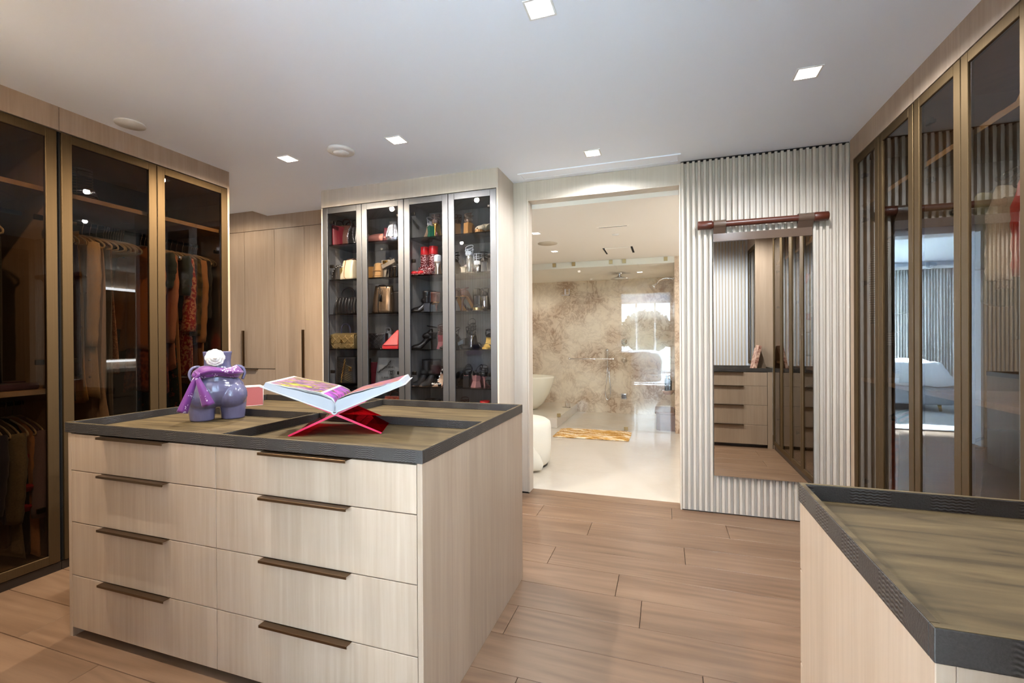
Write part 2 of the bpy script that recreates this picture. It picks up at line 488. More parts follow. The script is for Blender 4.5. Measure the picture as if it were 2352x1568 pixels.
def fabric(name, col, col2=None, scale=60.0, rough=.9, sheen=.25, thr=.5, hard=.05, kind='noise'):
    """plain cloth, or two-tone print when col2 is given"""
    m_, nt, b = new_mat(name)
    L = nt.links
    tc = N(nt, 'ShaderNodeTexCoord')
    fine = N(nt, 'ShaderNodeTexNoise'); fine.inputs['Scale'].default_value = 220; L.new(tc.outputs['Object'], fine.inputs['Vector'])
    if col2 is None:
        rp = N(nt, 'ShaderNodeValToRGB'); e = rp.color_ramp.elements
        c = srgb(*col); e[0].color = tuple(v * .78 for v in c[:3]) + (1,); e[1].color = c; e[0].position = .25; e[1].position = .65
        L.new(fine.outputs['Fac'], rp.inputs['Fac'])
        L.new(rp.outputs[0], b.inputs['Base Color'])
    else:
        if kind == 'stripe':
            w = N(nt, 'ShaderNodeTexWave'); w.inputs['Scale'].default_value = scale; w.inputs['Distortion'].default_value = .3; w.bands_direction = 'Z'
            f = w.outputs['Fac']
        elif kind == 'vstripe':
            w = N(nt, 'ShaderNodeTexWave'); w.inputs['Scale'].default_value = scale; w.inputs['Distortion'].default_value = .3; w.bands_direction = 'X'
            f = w.outputs['Fac']
        elif kind == 'voro':
            w = N(nt, 'ShaderNodeTexVoronoi'); w.inputs['Scale'].default_value = scale; f = w.outputs['Distance']
        else:
            w = N(nt, 'ShaderNodeTexNoise'); w.inputs['Scale'].default_value = scale; w.inputs['Detail'].default_value = 4; f = w.outputs['Fac']
        L.new(tc.outputs['Object'], w.inputs['Vector'])
        rp = N(nt, 'ShaderNodeValToRGB'); e = rp.color_ramp.elements
        e[0].position = max(0, thr - hard); e[1].position = min(1, thr + hard); e[0].color = srgb(*col); e[1].color = srgb(*col2)
        L.new(f, rp.inputs['Fac']); L.new(rp.outputs[0], b.inputs['Base Color'])
    bp = N(nt, 'ShaderNodeBump'); bp.inputs['Strength'].default_value = .15; bp.inputs['Distance'].default_value = .002
    L.new(fine.outputs['Fac'], bp.inputs['Height']); L.new(bp.outputs[0], b.inputs['Normal'])
    b.inputs['Roughness'].default_value = rough
    b.inputs['Sheen Weight'].default_value = sheen
    return m_
# ================================================================== THE SETTING
def struct(name, mb, mats, **kw):
    o = build(name, mb, mats, **kw)
    if kw.get('parent') is None: o['kind'] = 'structure'
    return o

def sheet_with_holes(x0, x1, y0, y1, z0, z1, holes):
    """slab with rectangular through holes"""
    xs = sorted({x0, x1, *[h[0] for h in holes], *[h[1] for h in holes]})
    ys = sorted({y0, y1, *[h[2] for h in holes], *[h[3] for h in holes]})
    b = MB()
    def inside(cx, cy):
        return any(h[0] < cx < h[1] and h[2] < cy < h[3] for h in holes)
    for i in range(len(xs) - 1):
        for j in range(len(ys) - 1):
            if not inside((xs[i] + xs[i+1]) / 2, (ys[j] + ys[j+1]) / 2):
                a, c, d, e = xs[i], xs[i+1], ys[j], ys[j+1]
                b.add([(a,d,z0),(a,e,z0),(c,e,z0),(c,d,z0)], [(0,1,2,3)])
                b.add([(a,d,z1),(a,e,z1),(c,e,z1),(c,d,z1)], [(3,2,1,0)])
    for h in holes:
        a, c, d, e = h
        b.add([(a,d,z0),(c,d,z0),(c,e,z0),(a,e,z0),(a,d,z1),(c,d,z1),(c,e,z1),(a,e,z1)], [(0,1,5,4),(1,2,6,5),(2,3,7,6),(3,0,4,7)])
    a, c, d, e = x0, x1, y0, y1
    b.add([(a,d,z0),(c,d,z0),(c,e,z0),(a,e,z0),(a,d,z1),(c,d,z1),(c,e,z1),(a,e,z1)], [(4,5,1,0),(5,6,2,1),(6,7,3,2),(7,4,0,3)])
    return b

# ---- floor of oak planks
YW = 3.618; YJ = 3.73
floor = struct('floor', MB().box(-4.6, 1.95, -0.62, YJ, -.05, -.006), 'black_gap')
joints = {0: [.044], 1: [.385], 2: [-.477], 3: [.106], 4: [-.631], 5: [-.235], 7: [-.661, .95], 9: [-2.2], 10: [-2.62]}
PIT = .2195
rs = random.Random(3)
for row in range(20):
    y1 = 3.59 - row * PIT + .006; y0 = y1 - PIT
    js = list(joints.get(row, [rs.uniform(-.9, .2)]))
    xs = sorted(js)
    while xs[0] > -3.3: xs.insert(0, xs[0] - rs.uniform(1.25, 1.9))
    while xs[-1] < .5: xs.append(xs[-1] + rs.uniform(1.3, 1.9))
    xs = [-4.6] + [x for x in xs if -4.3 < x < 1.6] + [1.95]
    for a, c in zip(xs, xs[1:]):
        g = .0011
        build('plank', MB().box(a + g, c - g, y0 + g, y1 - g, -.006, 0.0), 'oak_floor', floor, bevel=.0012, bseg=1)
# threshold strip beneath the doorway
build('threshold_plank', MB().box(-1.057, .107, 3.598, YJ - .001, -.006, 0.0), 'oak_floor', floor)

# ---- ceiling with square cut-outs for the downlights
CL = [(-.457, 1.743), (.67, 2.591), (-1.638, 2.584), (-2.534, 2.595), (-.469, 3.211), (-2.55, .93), (-1.62, .93), (.67, 1.46)]
HW = .052
holes = [(x - HW, x + HW, y - HW, y + HW) for x, y in CL]
ceiling = struct('ceiling', sheet_with_holes(-3.89, 1.95, .18, YJ, H, H + .10, holes), 'paint')
build('raised_ceiling', sheet_with_holes(-4.7, -3.89, .18, 3.9, H + .067, H + .17, [(-4.12 - HW, -4.12 + HW, 3.2 - HW, 3.2 + HW)]), 'paint', ceiling)
# flush linear diffuser let into the ceiling above the doorway
dif = thing('linear_diffuser', 'white linear air diffuser flush in the ceiling above the bathroom doorway', 'air vent', (-.484, 3.487, H - .004))
fr = MB()
fr.box(-1.085, .115, 3.420, 3.434, H - .008, H + .0); fr.box(-1.085, .115, 3.540, 3.554, H - .008, H + .0)
fr.box(-1.085, -1.066, 3.434, 3.540, H - .008, H + .0); fr.box(.096, .115, 3.434, 3.540, H - .008, H + .0)
build('frame', fr, 'paint', dif, world=True)
build('panel', MB().box(-1.064, .094, 3.437, 3.537, H - .006, H), 'paint', dif, world=True)

# ---- back wall with the doorway to the bathroom
DX0, DX1, ZD = -1.07, .118, 2.405
wb = MB()
wb.box(-1.19, DX0, YW + .02, YJ, 0, H); wb.box(DX1, 1.95, YW + .02, YJ, 0, H); wb.box(DX0, DX1, YW + .02, YJ, ZD, H)
wall_back = struct('wall_back', wb, 'paint_warm')
build('side_panel', MB().box(-1.183, DX0 - .0008, YW, YW + .02, .004, H - .001), 'oak_slat', wall_back)
build('header_panel', MB().box(DX0, DX1 + .003, YW, YW + .02, ZD, H - .001), 'oak_slat', wall_back)
d1 = struct('door_1', MB().box(DX0, DX0 + .013, YW, YJ, .0, ZD).box(DX1 - .011, DX1, YW - .028, YJ, .0, ZD).box(DX0 + .013, DX1 - .011, YW, YJ, ZD - .012, ZD), 'oak_slat', bevel=.001)

# ---- fluted wall: each slat is its own strip
YS = 3.576
wall_slat = struct('wall_right', MB().box(.1195, 1.95, YS + .030, YW + .02, 0.0, H), 'oak_slat')
SP = .03786
sm = MB().box(-.0088, .0088, 0, .0305, .012, H - .010).mesh('slat')
sm.materials.append(M('oak_slat'))
k = 0
x = .1295
while x < 1.155:
    o = bpy.data.objects.new('slat', sm); COL.objects.link(o); o.parent = wall_slat; o.location = (x, YS, 0)
    d = o.modifiers.new('bevel', 'BEVEL'); d.width = .0012; d.segments = 1
    x += SP
# black strip painting the shade in the gap above the slats
build('gap_shade_strip', MB().box(.1195, 1.165, YS + .012, YS + .030, H - .011, H - .0005), 'black_gap', wall_slat)

# ---- walls behind the cabinets and around the entry opening
struct('wall_left', MB().box(-4.7, -4.6, .18, 3.9, 0, H + .12), 'paint')
struct('wall_right_outer', MB().box(1.95, 2.03, -4.9, 3.73, 0, 2.9), 'paint')
struct('wall_back_left', MB().box(-4.7, -1.19, 3.78, 3.9, 0, H + .12), 'paint')
wf = MB(); wf.box(-4.6, -1.10, .18, .42, 0, 2.9); wf.box(.27, 1.95, .18, .385, 0, 2.9); wf.box(-1.10, .27, .18, .42, 2.47, 2.9)
wall_front = struct('wall_front', wf, 'paint')
x = .285
while x < 1.02:
    o = bpy.data.objects.new('slat', sm); COL.objects.link(o); o.parent = wall_front; o.location = (x, .409, 0); o.rotation_euler = (0, 0, PI)
    x += SP
x = -3.1
while x < -1.12:
    o = bpy.data.objects.new('slat', sm); COL.objects.link(o); o.parent = wall_front; o.location = (x, .444, 0); o.rotation_euler = (0, 0, PI)
    x += SP

# ---- recessed square downlights
def pts_lathe_disc(r, z, n=20):
    return [(r * math.cos(2 * PI * k / n), r * math.sin(2 * PI * k / n), z) for k in range(n)]
pm('downlight_cone', (236, 236, 236), .28)
pm('lens', (255, 250, 240), .5, emit=(1.0, .93, .82, 1), estr=9.0)
pm('lens_bath', (255, 245, 225), .5, emit=(1.0, .88, .70, 1), estr=10.0)
def downlight(x, y, z, w, kelvin, label, group, lens='lens', r=HW, spot=2.5):
    t = thing('downlight', label, 'ceiling light', (x, y, z), 0, group)
    b = MB()
    lip = r + .004
    # thin square trim
    for (a, c, d, e) in ((-lip, lip, -lip, -r + .004), (-lip, lip, r - .004, lip), (-lip, -r + .004, -r + .004, r - .004), (r - .004, lip, -r + .004, r - .004)):
        b.box(a, c, d, e, -.003, 0)
    build('trim', b, 'white_plastic', t)
    q = r - .004; s = .026
    cone = MB()
    lo = [(-q, -q, 0), (q, -q, 0), (q, q, 0), (-q, q, 0)]
    mid = [(-q * .86, -q * .86, .03), (q * .86, -q * .86, .03), (q * .86, q * .86, .03), (-q * .86, q * .86, .03)]
    hi = [(-s, -s, .07), (s, -s, .07), (s, s, .07), (-s, s, .07)]
    cone.loft([lo, mid, hi], caps=False, smooth=False)
    build('reflector', cone, 'downlight_cone', t)
    ln = MB().add(pts_lathe_disc(.030, .066), [tuple(range(19, -1, -1))])
    build('lens', ln, lens, t)
    l = bpy.data.lights.new('downlight_lamp', 'SPOT')
    l.energy = w; l.spot_size = math.radians(167); l.spot_blend = .52; l.shadow_soft_size = .022
    c = kelvin; l.color = c
    lo_ = bpy.data.objects.new('downlight_lamp', l); COL.objects.link(lo_); lo_.parent = t; lo_.location = (0, 0, -.005)
    return t
WARM = (1.0, .86, .67); NEUT = (.92, .96, 1.0); NEUT2 = (1.0, .97, .92)
dl_lab = ['white square recessed downlight in the ceiling over the open floor beside the island',
          'white square recessed downlight in the ceiling near the tall fluted mirror wall and right wardrobe',
          'white square recessed downlight in the ceiling in front of the glass handbag cabinet',
          'white square recessed downlight in the ceiling between smoke detector and left wardrobe',
          'white square recessed downlight in the ceiling just before the bathroom doorway diffuser',
          'white square recessed downlight above the front left corner of the island',
          'white square recessed downlight above the front edge of the island, centre',
          'white square recessed downlight above the corner dresser']
dl_w = dict(zip(CL, (1.3, 2.6, 3.3, 5.6, 2.0, 4.9, 2.8, 3.6)))
for (x, y), lab in zip(CL, dl_lab):
    downlight(x, y, H, DOWNLIGHT_W * dl_w[(x, y)], WARM if x < -2 else (NEUT2 if x < -1 else NEUT), lab, 'closet downlights')

downlight(-4.12, 3.2, H + .067, DOWNLIGHT_W * .65, WARM, 'white square recessed downlight in the raised ceiling before the oak closet', 'closet downlights')

# smoke detector and flat disc on the ceiling
sd = thing('smoke_detector', 'white round smoke detector with stepped rim on the ceiling', 'detector', (-2.08, 2.595, H))
build('base', MB().lathe([(.001, 0), (.088, 0), (.09, -.006), (.086, -.016), (.07, -.020), (.001, -.020)], 32), 'white_plastic', sd)
build('sensor_dome', MB().lathe([(.001, -.019), (.052, -.019), (.05, -.028), (.03, -.033), (.001, -.034)], 28), 'white_plastic', sd)
cs = thing('ceiling_disc', 'plain flat white disc cover on the ceiling near the left wardrobe', 'ceiling disc', (-3.007, 1.876, H))
build('disc', MB().lathe([(.001, 0), (.075, 0), (.077, -.004), (.074, -.009), (.001, -.010)], 32), 'white_plastic', cs)
# ================================================================== BATHROOM
HB = 2.356; YG = 6.459; YB = 7.95
struct('floor_bathroom', MB().box(-3.5, 1.75, YJ, YB + .1, -.05, -.0005), 'marble_floor')
BL = [(-1.255, 4.577), (-1.294, 5.591), (.55, 4.6), (.55, 5.7), (.85, 4.05), (-2.4, 5.2)]
HB_HOLES = [(x - .042, x + .042, y - .042, y + .042) for x, y in BL]
struct('ceiling_bathroom', sheet_with_holes(-3.5, 1.75, YJ, YG + .006, HB, HB + .1, HB_HOLES), 'paint_warm')
SL = [(-.35, 7.2), (-2.2, 7.2)]
struct('ceiling_shower', sheet_with_holes(-3.5, .13, YG + .006, YB, 2.272, 2.44, [(x - .042, x + .042, y - .042, y + .042) for x, y in SL]), 'paint_warm')
struct('wall_bathroom_back', MB().box(-3.5, .25, YB, YB + .1, 0, 2.44), 'marble_wall')
struct('wall_bathroom_left', MB().box(-3.6, -3.5, YJ, YB + .1, 0, 2.46), 'marble_wall')
struct('wall_bathroom_right', MB().box(1.65, 1.75, YJ, YG + .12, 0, 2.46), 'marble_wall')
struct('wall_shower_right', MB().box(.13, .25, YG, YB, 0, 2.44).box(.25, 1.65, YG, YG + .12, 0, 2.44), 'marble_wall')
for i, (x, y) in enumerate(BL):
    downlight(x, y, HB, BATH_W, (1.0, .95, .88), ['small square bathroom downlight above the armchair', 'small square bathroom downlight near the round ceiling speaker', 'small square downlight above the near end of the vanity', 'small square downlight above the far end of the vanity', 'small square downlight just inside the bathroom doorway', 'small square downlight over the bath side of the bathroom'][i], 'bathroom downlights', 'lens_bath', r=.042)
for i, (x, y) in enumerate(SL):
    downlight(x, y, 2.272, BATH_W * .9, (1.0, .95, .88), ['small square shower downlight beside the rain shower head', 'small square downlight over the bathtub'][i], 'bathroom downlights', 'lens_bath', r=.042)

t = thing('ceiling_speaker', 'round flush cream speaker grille in the bathroom ceiling', 'speaker', (-1.264, 5.11, HB))
pm('speaker_cloth', (206, 196, 178), .9)
build('grille', MB().lathe([(.001, 0), (.112, 0), (.112, -.004), (.001, -.005)], 32), 'speaker_cloth', t)
t = thing('slot_vent', 'slim black linear slot vent in the bathroom ceiling', 'air vent', (-.475, 4.564, HB))
build('slot', MB().box(-.135, .135, -.009, .009, -.003, 0), 'black_gap', t)
build('frame', MB().box(-.16, .16, -.016, -.009, -.004, 0).box(-.16, .16, .009, .016, -.004, 0).box(-.16, -.135, -.009, .009, -.004, 0).box(.135, .16, -.009, .009, -.004, 0), 'paint_warm', t)
t = thing('sprinkler_cover', 'small domed cream sprinkler cover in the bathroom ceiling', 'sprinkler', (-.482, 4.913, HB))
build('cap', MB().lathe([(.001, 0), (.036, 0), (.037, -.006), (.02, -.012), (.001, -.013)], 24), 'white_plastic', t)
t = thing('access_panel', 'square flush ceiling exhaust panel with dark slots on two sides', 'ceiling panel', (-.53, 5.805, HB))
build('panel', MB().box(-.15, .15, -.195, .195, -.012, -.002), 'paint_warm', t)
build('slot', MB().box(-.176, -.153, -.195, .195, -.004, 0), 'black_gap', t)
build('slot', MB().box(.153, .176, -.195, .195, -.004, 0), 'black_gap', t)

# shower screen of three frameless glass panes
sg = thing('shower_screen', 'frameless clear glass shower screen from floor to ceiling', 'shower screen', (-.8, YG, 0))
SX = [-2.6, -1.338, -.604, .127]
for a, c, z0 in ((SX[0], SX[1] - .003, .145), (SX[1], SX[2] - .003, .012), (SX[2], SX[3], .004)):
    build('glass_pane', MB().box(a, c, YG - .005, YG + .005, z0, HB), 'glass_clear', sg, world=True)
for cx in (-1.50, -1.22, -.70, -.52, .02):
    build('ceiling_clamp', MB().box(cx - .024, cx + .024, YG - .012, YG + .012, HB - .058, HB - .004), 'brass_satin' if 'brass_satin' in MATS else pm('brass_satin', (188, 170, 130), .3, 1.0), sg, bevel=.002, world=True)
for cx, z in ((-1.445, .145), (-.506, .004)):
    build('floor_clamp', MB().box(cx - .026, cx + .026, YG - .012, YG + .012, z, z + .05), 'brass_satin', sg, bevel=.002, world=True)
for z in (1.93, .33):
    hh = MB().box(SX[1] - .055, SX[1] + .06, YG - .013, YG - .006, z - .045, z - .036).box(SX[1] + .05, SX[1] + .06, YG - .013, YG - .006, z - .045, z + .045).box(SX[1] - .012, SX[1] + .006, YG - .016, YG + .016, z - .03, z + .045)
    build('hinge', hh, 'chrome', sg, world=True)
bar = MB().tube([(-1.274, YG - .055, .985), (-.671, YG - .055, .985)], .008, 10).tube([(-1.262, YG - .055, .985), (-1.262, YG, .985)], .010, 10).tube([(-.683, YG - .055, .985), (-.683, YG, .985)], .010, 10)
bar.sphere((-1.277, YG - .055, .985), .016).sphere((-.668, YG - .055, .985), .016)
build('towel_bar', bar, 'chrome', sg, world=True)

# shower fittings
t = thing('rain_shower', 'chrome bell-shaped rain shower head hanging from the shower ceiling', 'shower head', (-.65, 7.2, 2.272))
build('stem', MB().tube([(0, 0, 0), (0, 0, -.05)], .014, 12).lathe([(.001, 0), (.05, 0), (.05, -.008), (.001, -.008)], 20), 'chrome', t)
build('head', MB().lathe([(.02, -.03), (.03, -.045), (.055, -.06), (.11, -.075), (.135, -.09), (.138, -.096), (.001, -.098)], 28), 'chrome', t)
t = thing('wall_shower', 'chrome angled shower head on an arm from the right shower wall', 'shower head', (.13, 7.6, 2.2))
build('arm', MB().tube(smooth_path([(0, 0, 0), (-.12, 0, .01), (-.2, 0, -.02), (-.24, 0, -.07)]), .011, 10), 'chrome', t)
build('flange', MB().lathe([(.001, 0), (.035, 0), (.03, .012), (.001, .014)], 20).xf(Matrix.Rotation(-PI / 2, 4, 'Y')), 'chrome', t)
build('head', MB().lathe([(.014, 0), (.02, -.02), (.045, -.055), (.05, -.07), (.001, -.072)], 20).xf(Matrix.Rotation(math.radians(38), 4, 'Y')).move(-.245, 0, -.07), 'chrome', t)
t = thing('hand_shower', 'chrome hand shower on a slide rail with a looping hose on the marble wall', 'hand shower', (-.92, YB, .2))
build('rail', MB().tube([(0, -.03, .60), (0, -.03, .88)], .010, 10).tube([(0, -.03, .62), (0, .004, .62)], .008, 8).tube([(0, -.03, .86), (0, .004, .86)], .008, 8), 'chrome', t)
build('handset', MB().tube(smooth_path([(0, -.045, .58), (.0, -.05, .72), (0, -.07, .86)]), [.009 + .0005 * i for i in range(13)], 10).sphere((.0, -.085, .87), .03, sc=(1, .5, 1)), 'chrome', t)
build('hose', MB().tube(smooth_path([(0, -.045, .60), (-.012, -.05, .4), (-.04, -.04, .16), (-.01, -.04, .03), (.035, -.04, .08), (.045, -.04, .22), (.02, -.03, .50), (.02, -.01, .58)]), .007, 8), 'chrome', t)
for z, r, lab in ((1.21, .05, 'round chrome shower valve, upper one on the marble wall'), (.90, .042, 'round chrome shower valve with lever, lower one on the marble wall')):
    t = thing('shower_valve', lab, 'valve', (-.645, YB, z))
    build('plate', MB().lathe([(.001, 0), (r, 0), (r, .012), (.001, .014)], 24).xf(Matrix.Rotation(PI / 2, 4, 'X')), 'chrome', t)
    build('knob', MB().lathe([(.022, .01), (.024, .04), (.018, .055), (.001, .057)], 18).xf(Matrix.Rotation(PI / 2, 4, 'X')), 'chrome', t)
    build('lever', MB().tube([(0, -.045, 0), (0, -.05, -.06)], .006, 8), 'chrome', t)
t = thing('body_spray', 'small square chrome body spray low on the marble wall', 'body spray', (-.655, YB, .29))
build('plate', MB().rbox(-.05, .05, -.018, 0, -.05, .05, .012), 'chrome', t)
build('nozzle', MB().rbox(-.035, .035, -.024, -.017, -.035, .035, .008), 'pewter', t)

# stone shelf with bottles, bench
t = thing('shower_shelf', 'small rounded pink stone shelf on the right shower wall', 'shelf', (.05, 7.55, .40))
pm('stone_pink', (196, 162, 140), .15, noise=.1, nscale=10)
build('slab', MB().lathe([(.001, 0), (.12, .0), (.15, .03), (.16, .055), (.001, .055)], 28, sx=.55, sy=1.0), 'stone_pink', t)
def bottle(x, y, z, h, lab, mat='bottle_black', grp='dark bottles on the shower shelf'):
    t = thing('bottle', lab, 'bottle', (x, y, z), 0, grp)
    build('body', MB().lathe([(.001, 0), (.03, 0), (.032, .01), (.032, h * .62), (.026, h * .7), (.011, h * .74), (.011, h * .8), (.001, h * .8)], 18), mat, t)
    build('pump', MB().tube([(0, 0, h * .78), (0, 0, h)], .005, 8).tube([(0, 0, h * .97), (-.03, -.0, h * .95)], .004, 8).lathe([(.001, h * .78), (.014, h * .78), (.014, h * .84), (.001, h * .84)], 12), mat, t)
pm('bottle_black', (20, 20, 22), .25)
bottle(.03, 7.50, .455, .26, 'tall black pump bottle standing on the pink shower shelf')
bottle(.075, 7.56, .455, .23, 'shorter black pump bottle standing on the pink shower shelf')
t = thing('shower_bench', 'brown stone shower bench with rounded front corner beside the glass', 'bench', (.02, 7.1, 0))
pr_ = [(-.10, -.5), (-.145, -.46), (-.155, -.40), (-.155, .05), (.108, .05), (.108, -.5)]
build('seat', MB().loft([[(p[0], p[1], z) for p in pr_] for z in (.22, .255)], smooth=False), 'stone_brown', t, bevel=.008)
build('base', MB().loft([[(p[0] + .02, p[1] + .0, z) for p in pr_] for z in (0.0, .22)], smooth=False), 'stone_brown', t)

# platform and bathtub
t = thing('bath_platform', 'low cream stone platform under the bathtub', 'platform', (-2.45, 7.1, 0))
build('step', MB().box(-3.5, -1.45, 6.36, YB, 0, .142), 'marble_floor', t, bevel=.004, world=True)
t = thing('bathtub', 'cream freestanding oval bathtub with thick rounded rim on the platform', 'bathtub', (-2.35, 7.12, .142))
prof = [(.30, 0), (.40, .01), (.50, .10), (.60, .26), (.655, .40), (.68, .50), (.682, .52), (.67, .53), (.65, .52), (.62, .44), (.54, .22), (.42, .10), (.001, .08)]
build('shell', MB().lathe(prof, 48, sx=1.0, sy=.60), 'tub_white', t, world=False)
build('drain', MB().lathe([(.001, .085), (.035, .085), (.035, .09), (.001, .09)], 18), 'chrome', t)

# round swivel armchair
t = thing('swivel_armchair', 'round cream boucle swivel armchair with sloping wraparound back', 'armchair', (-1.42, 4.45, 0), math.radians(-10))
build('plinth', MB().lathe([(.001, .0), (.30, .0), (.30, .02), (.001, .02)], 40), 'black_metal', t)
build('seat', MB().lathe([(.001, .02), (.30, .02), (.325, .05), (.335, .2), (.335, .38), (.325, .43), (.29, .455), (.001, .46)], 40), 'boucle', t)
def shell(u, v):
    # wrap from the right front, round the back on the left
    a = math.radians(-75 + u * 285) + math.radians(0)
    ang = math.radians(-28) + u * math.radians(-262)
    top = .06 + .64 * math.sin(PI * min(1, max(0, u))) ** .8
    z = .03 + v * top
    r = .372 + .02 * math.sin(PI * v)
    return (r * math.cos(ang), r * math.sin(ang), z)
build('backrest', MB().grid(shell, 48, 10), 'boucle', t, solid=.05)

# bath mat
def rugmat(name):
    m_, nt, b = new_mat(name); L = nt.links
    tc = N(nt, 'ShaderNodeTexCoord'); mp = N(nt, 'ShaderNodeMapping'); mp.inputs['Scale'].default_value = (2.2, 13, 1); L.new(tc.outputs['Object'], mp.inputs['Vector'])
    n1 = N(nt, 'ShaderNodeTexNoise'); n1.inputs['Scale'].default_value = 1.6; n1.inputs['Detail'].default_value = 5; n1.inputs['Distortion'].default_value = 1.2; L.new(mp.outputs[0], n1.inputs['Vector'])
    rp = N(nt, 'ShaderNodeValToRGB'); e = rp.color_ramp.elements
    e[0].position = .36; e[0].color = srgb(150, 96, 30); e[1].position = .60; e[1].color = srgb(240, 224, 196)
    k_ = rp.color_ramp.elements.new(.47); k_.color = srgb(206, 156, 70)
    L.new(n1.outputs['Fac'], rp.inputs['Fac']); L.new(rp.outputs[0], b.inputs['Base Color']); b.inputs['Roughness'].default_value = .95
    return m_
rugmat('mat_gold')
t = thing('bath_mat', 'shaggy gold and cream patterned bath mat in front of the shower', 'rug', (-.90, 6.05, 0))
rr = random.Random(5)
def matf(u, v):
    e = .012 * (rr.random() - .5)
    edge = min(u, 1 - u, v, 1 - v)
    return (-.48 + .96 * u + (e if edge < .02 else 0), -.275 + .55 * v + (e if edge < .02 else 0), .004 + .022 * min(1, edge * 12) + .005 * rr.random())
build('pile', MB().grid(matf, 60, 36), 'mat_gold', t)
build('backing', MB().box(-.47, .47, -.265, .265, 0, .006), 'mat_gold', t)

# vanity along the right wall of the bathroom (reflected in the wardrobe glass)
t = thing('vanity', 'taupe bathroom vanity with white stone top and two rows of drawers', 'vanity', (1.37, 5.2, 0))
pm('taupe_lacquer', (150, 138, 122), .35); pm('stone_white', (236, 232, 226), .12)
build('body', MB().box(1.12, 1.649, 4.0, 6.3, .12, .83), 'taupe_lacquer', t, world=True)
build('plinth', MB().box(1.18, 1.649, 4.02, 6.28, 0, .12), 'plinth_dark', t, world=True)
build('worktop', MB().box(1.085, 1.649, 3.98, 6.32, .83, .88), 'stone_white', t, world=True, bevel=.003)
for i in range(3):
    for z0, z1 in ((.13, .46), (.475, .80)):
        build('drawer', MB().box(1.098, 1.12, 4.01 + i * .763, 4.76 + i * .763, z0, z1), 'taupe_lacquer', t, world=True, bevel=.002)
t = thing('lit_mirror', 'long bathroom mirror edged with white light strips above the vanity', 'mirror', (1.64, 5.2, .96))
build('glass', MB().box(1.635, 1.649, 4.05, 6.25, 1.0, 2.05), 'mirror', t, world=True)
pm('led_strip', (255, 255, 255), .5, emit=(.95, .97, 1.0, 1), estr=20.0)
build('light_strip', MB().box(1.615, 1.649, 4.05, 6.25, 2.05, 2.085), 'led_strip', t, world=True)
build('light_strip', MB().box(1.615, 1.649, 4.05, 6.25, .955, .985), 'led_strip', t, world=True)
t = thing('candle', 'amber glass candle on the vanity top', 'candle', (1.30, 5.0, .88))
pm('amber', (176, 110, 60), .15)
build('jar', MB().lathe([(.001, 0), (.04, 0), (.042, .01), (.042, .09), (.038, .09), (.036, .06), (.001, .06)], 20), 'amber', t)
build('wick', MB().tube([(0, 0, .06), (0, 0, .085)], .002, 6), 'black_metal', t)
t = thing('basin_tap', 'chrome tap behind the vanity edge', 'tap', (1.55, 5.45, .88))
build('spout', MB().tube(smooth_path([(0, 0, 0), (0, 0, .2), (-.06, 0, .26), (-.14, 0, .23)]), .013, 10), 'chrome', t)
build('handle', MB().tube([(0, .07, 0), (0, .07, .07)], .014, 10).tube([(0, .07, .06), (-.06, .07, .07)], .006, 8), 'chrome', t)
# ================================================================== BEDROOM behind the camera (seen in mirror, wardrobe glass and shower glass)
HBD = 2.85
struct('floor_bedroom', MB().box(-4.6, 2.03, -4.9, -.62, -.05, -.0005), 'oak_floor')
struct('ceiling_bedroom', MB().box(-4.7, 2.03, -4.9, .18, HBD, HBD + .1), 'paint')
struct('wall_bedroom_left', MB().box(-4.7, -4.6, -4.9, .18, 0, HBD), 'paint')
struct('wall_bedroom_window', MB().box(-4.6, -1.9, -4.95, -4.85, 0, HBD).box(1.3, 2.03, -4.95, -4.85, 0, HBD).box(-1.9, 1.3, -4.95, -4.85, 2.65, HBD).box(-1.9, 1.3, -4.95, -4.85, 0, .05), 'paint')
w1 = struct('window_1', MB().box(-1.9, -1.84, -4.93, -4.87, .05, 2.65).box(1.24, 1.3, -4.93, -4.87, .05, 2.65).box(-1.84, 1.24, -4.93, -4.87, 2.59, 2.65).box(-1.84, 1.24, -4.93, -4.87, .05, .11), 'white_plastic')
for cx in (-1.0, -.33, .45):
    build('mullion', MB().box(cx - .03, cx + .03, -4.93, -4.87, .11, 2.59), 'white_plastic', w1)
for a, c in ((-1.84, -1.03), (-.97, -.36), (-.30, .42), (.48, 1.24)):
    build('window_pane', MB().box(a, c, -4.904, -4.896, .11, 2.59), 'glass_clear', w1)
t = thing('curtain', 'pale grey pleated floor-length curtain beside the bedroom window', 'curtain', (-3.2, -4.72, 0))
pm('curtain_cloth', (232, 230, 226), .9)
def cur(u, v):
    x = -1.35 + 2.7 * u
    return (x, .05 * math.sin(u * 2 * PI * 52) + .012 * math.sin(u * 70 + v * 3), .02 + v * 2.66)
build('cloth', MB().grid(cur, 620, 6), 'curtain_cloth', t, solid=.004)
build('rail', MB().box(-1.38, 1.38, -.07, .07, 2.68, 2.74), 'white_plastic', t)
t = thing('bed', 'low grey upholstered bed with puffy white bedding', 'bed', (-1.1, -3.2, .0205))
pm('bed_grey', (176, 178, 182), .9, bump=.2, nscale=120); pm('linen', (236, 238, 242), .95)
build('base', MB().rbox(-1.05, 1.0, -1.0, .95, .12, .42, .04), 'bed_grey', t)
for sx in (-.9, .85):
    for sy in (-.85, .8):
        build('leg', MB().tube([(sx, sy, .14), (sx * 1.02, sy * 1.02, 0)], [.03, .018], 10), 'gold', t)
build('mattress', MB().rbox(-1.0, .98, -.96, .90, .40, .62, .07), 'linen', t)
rq = random.Random(2)
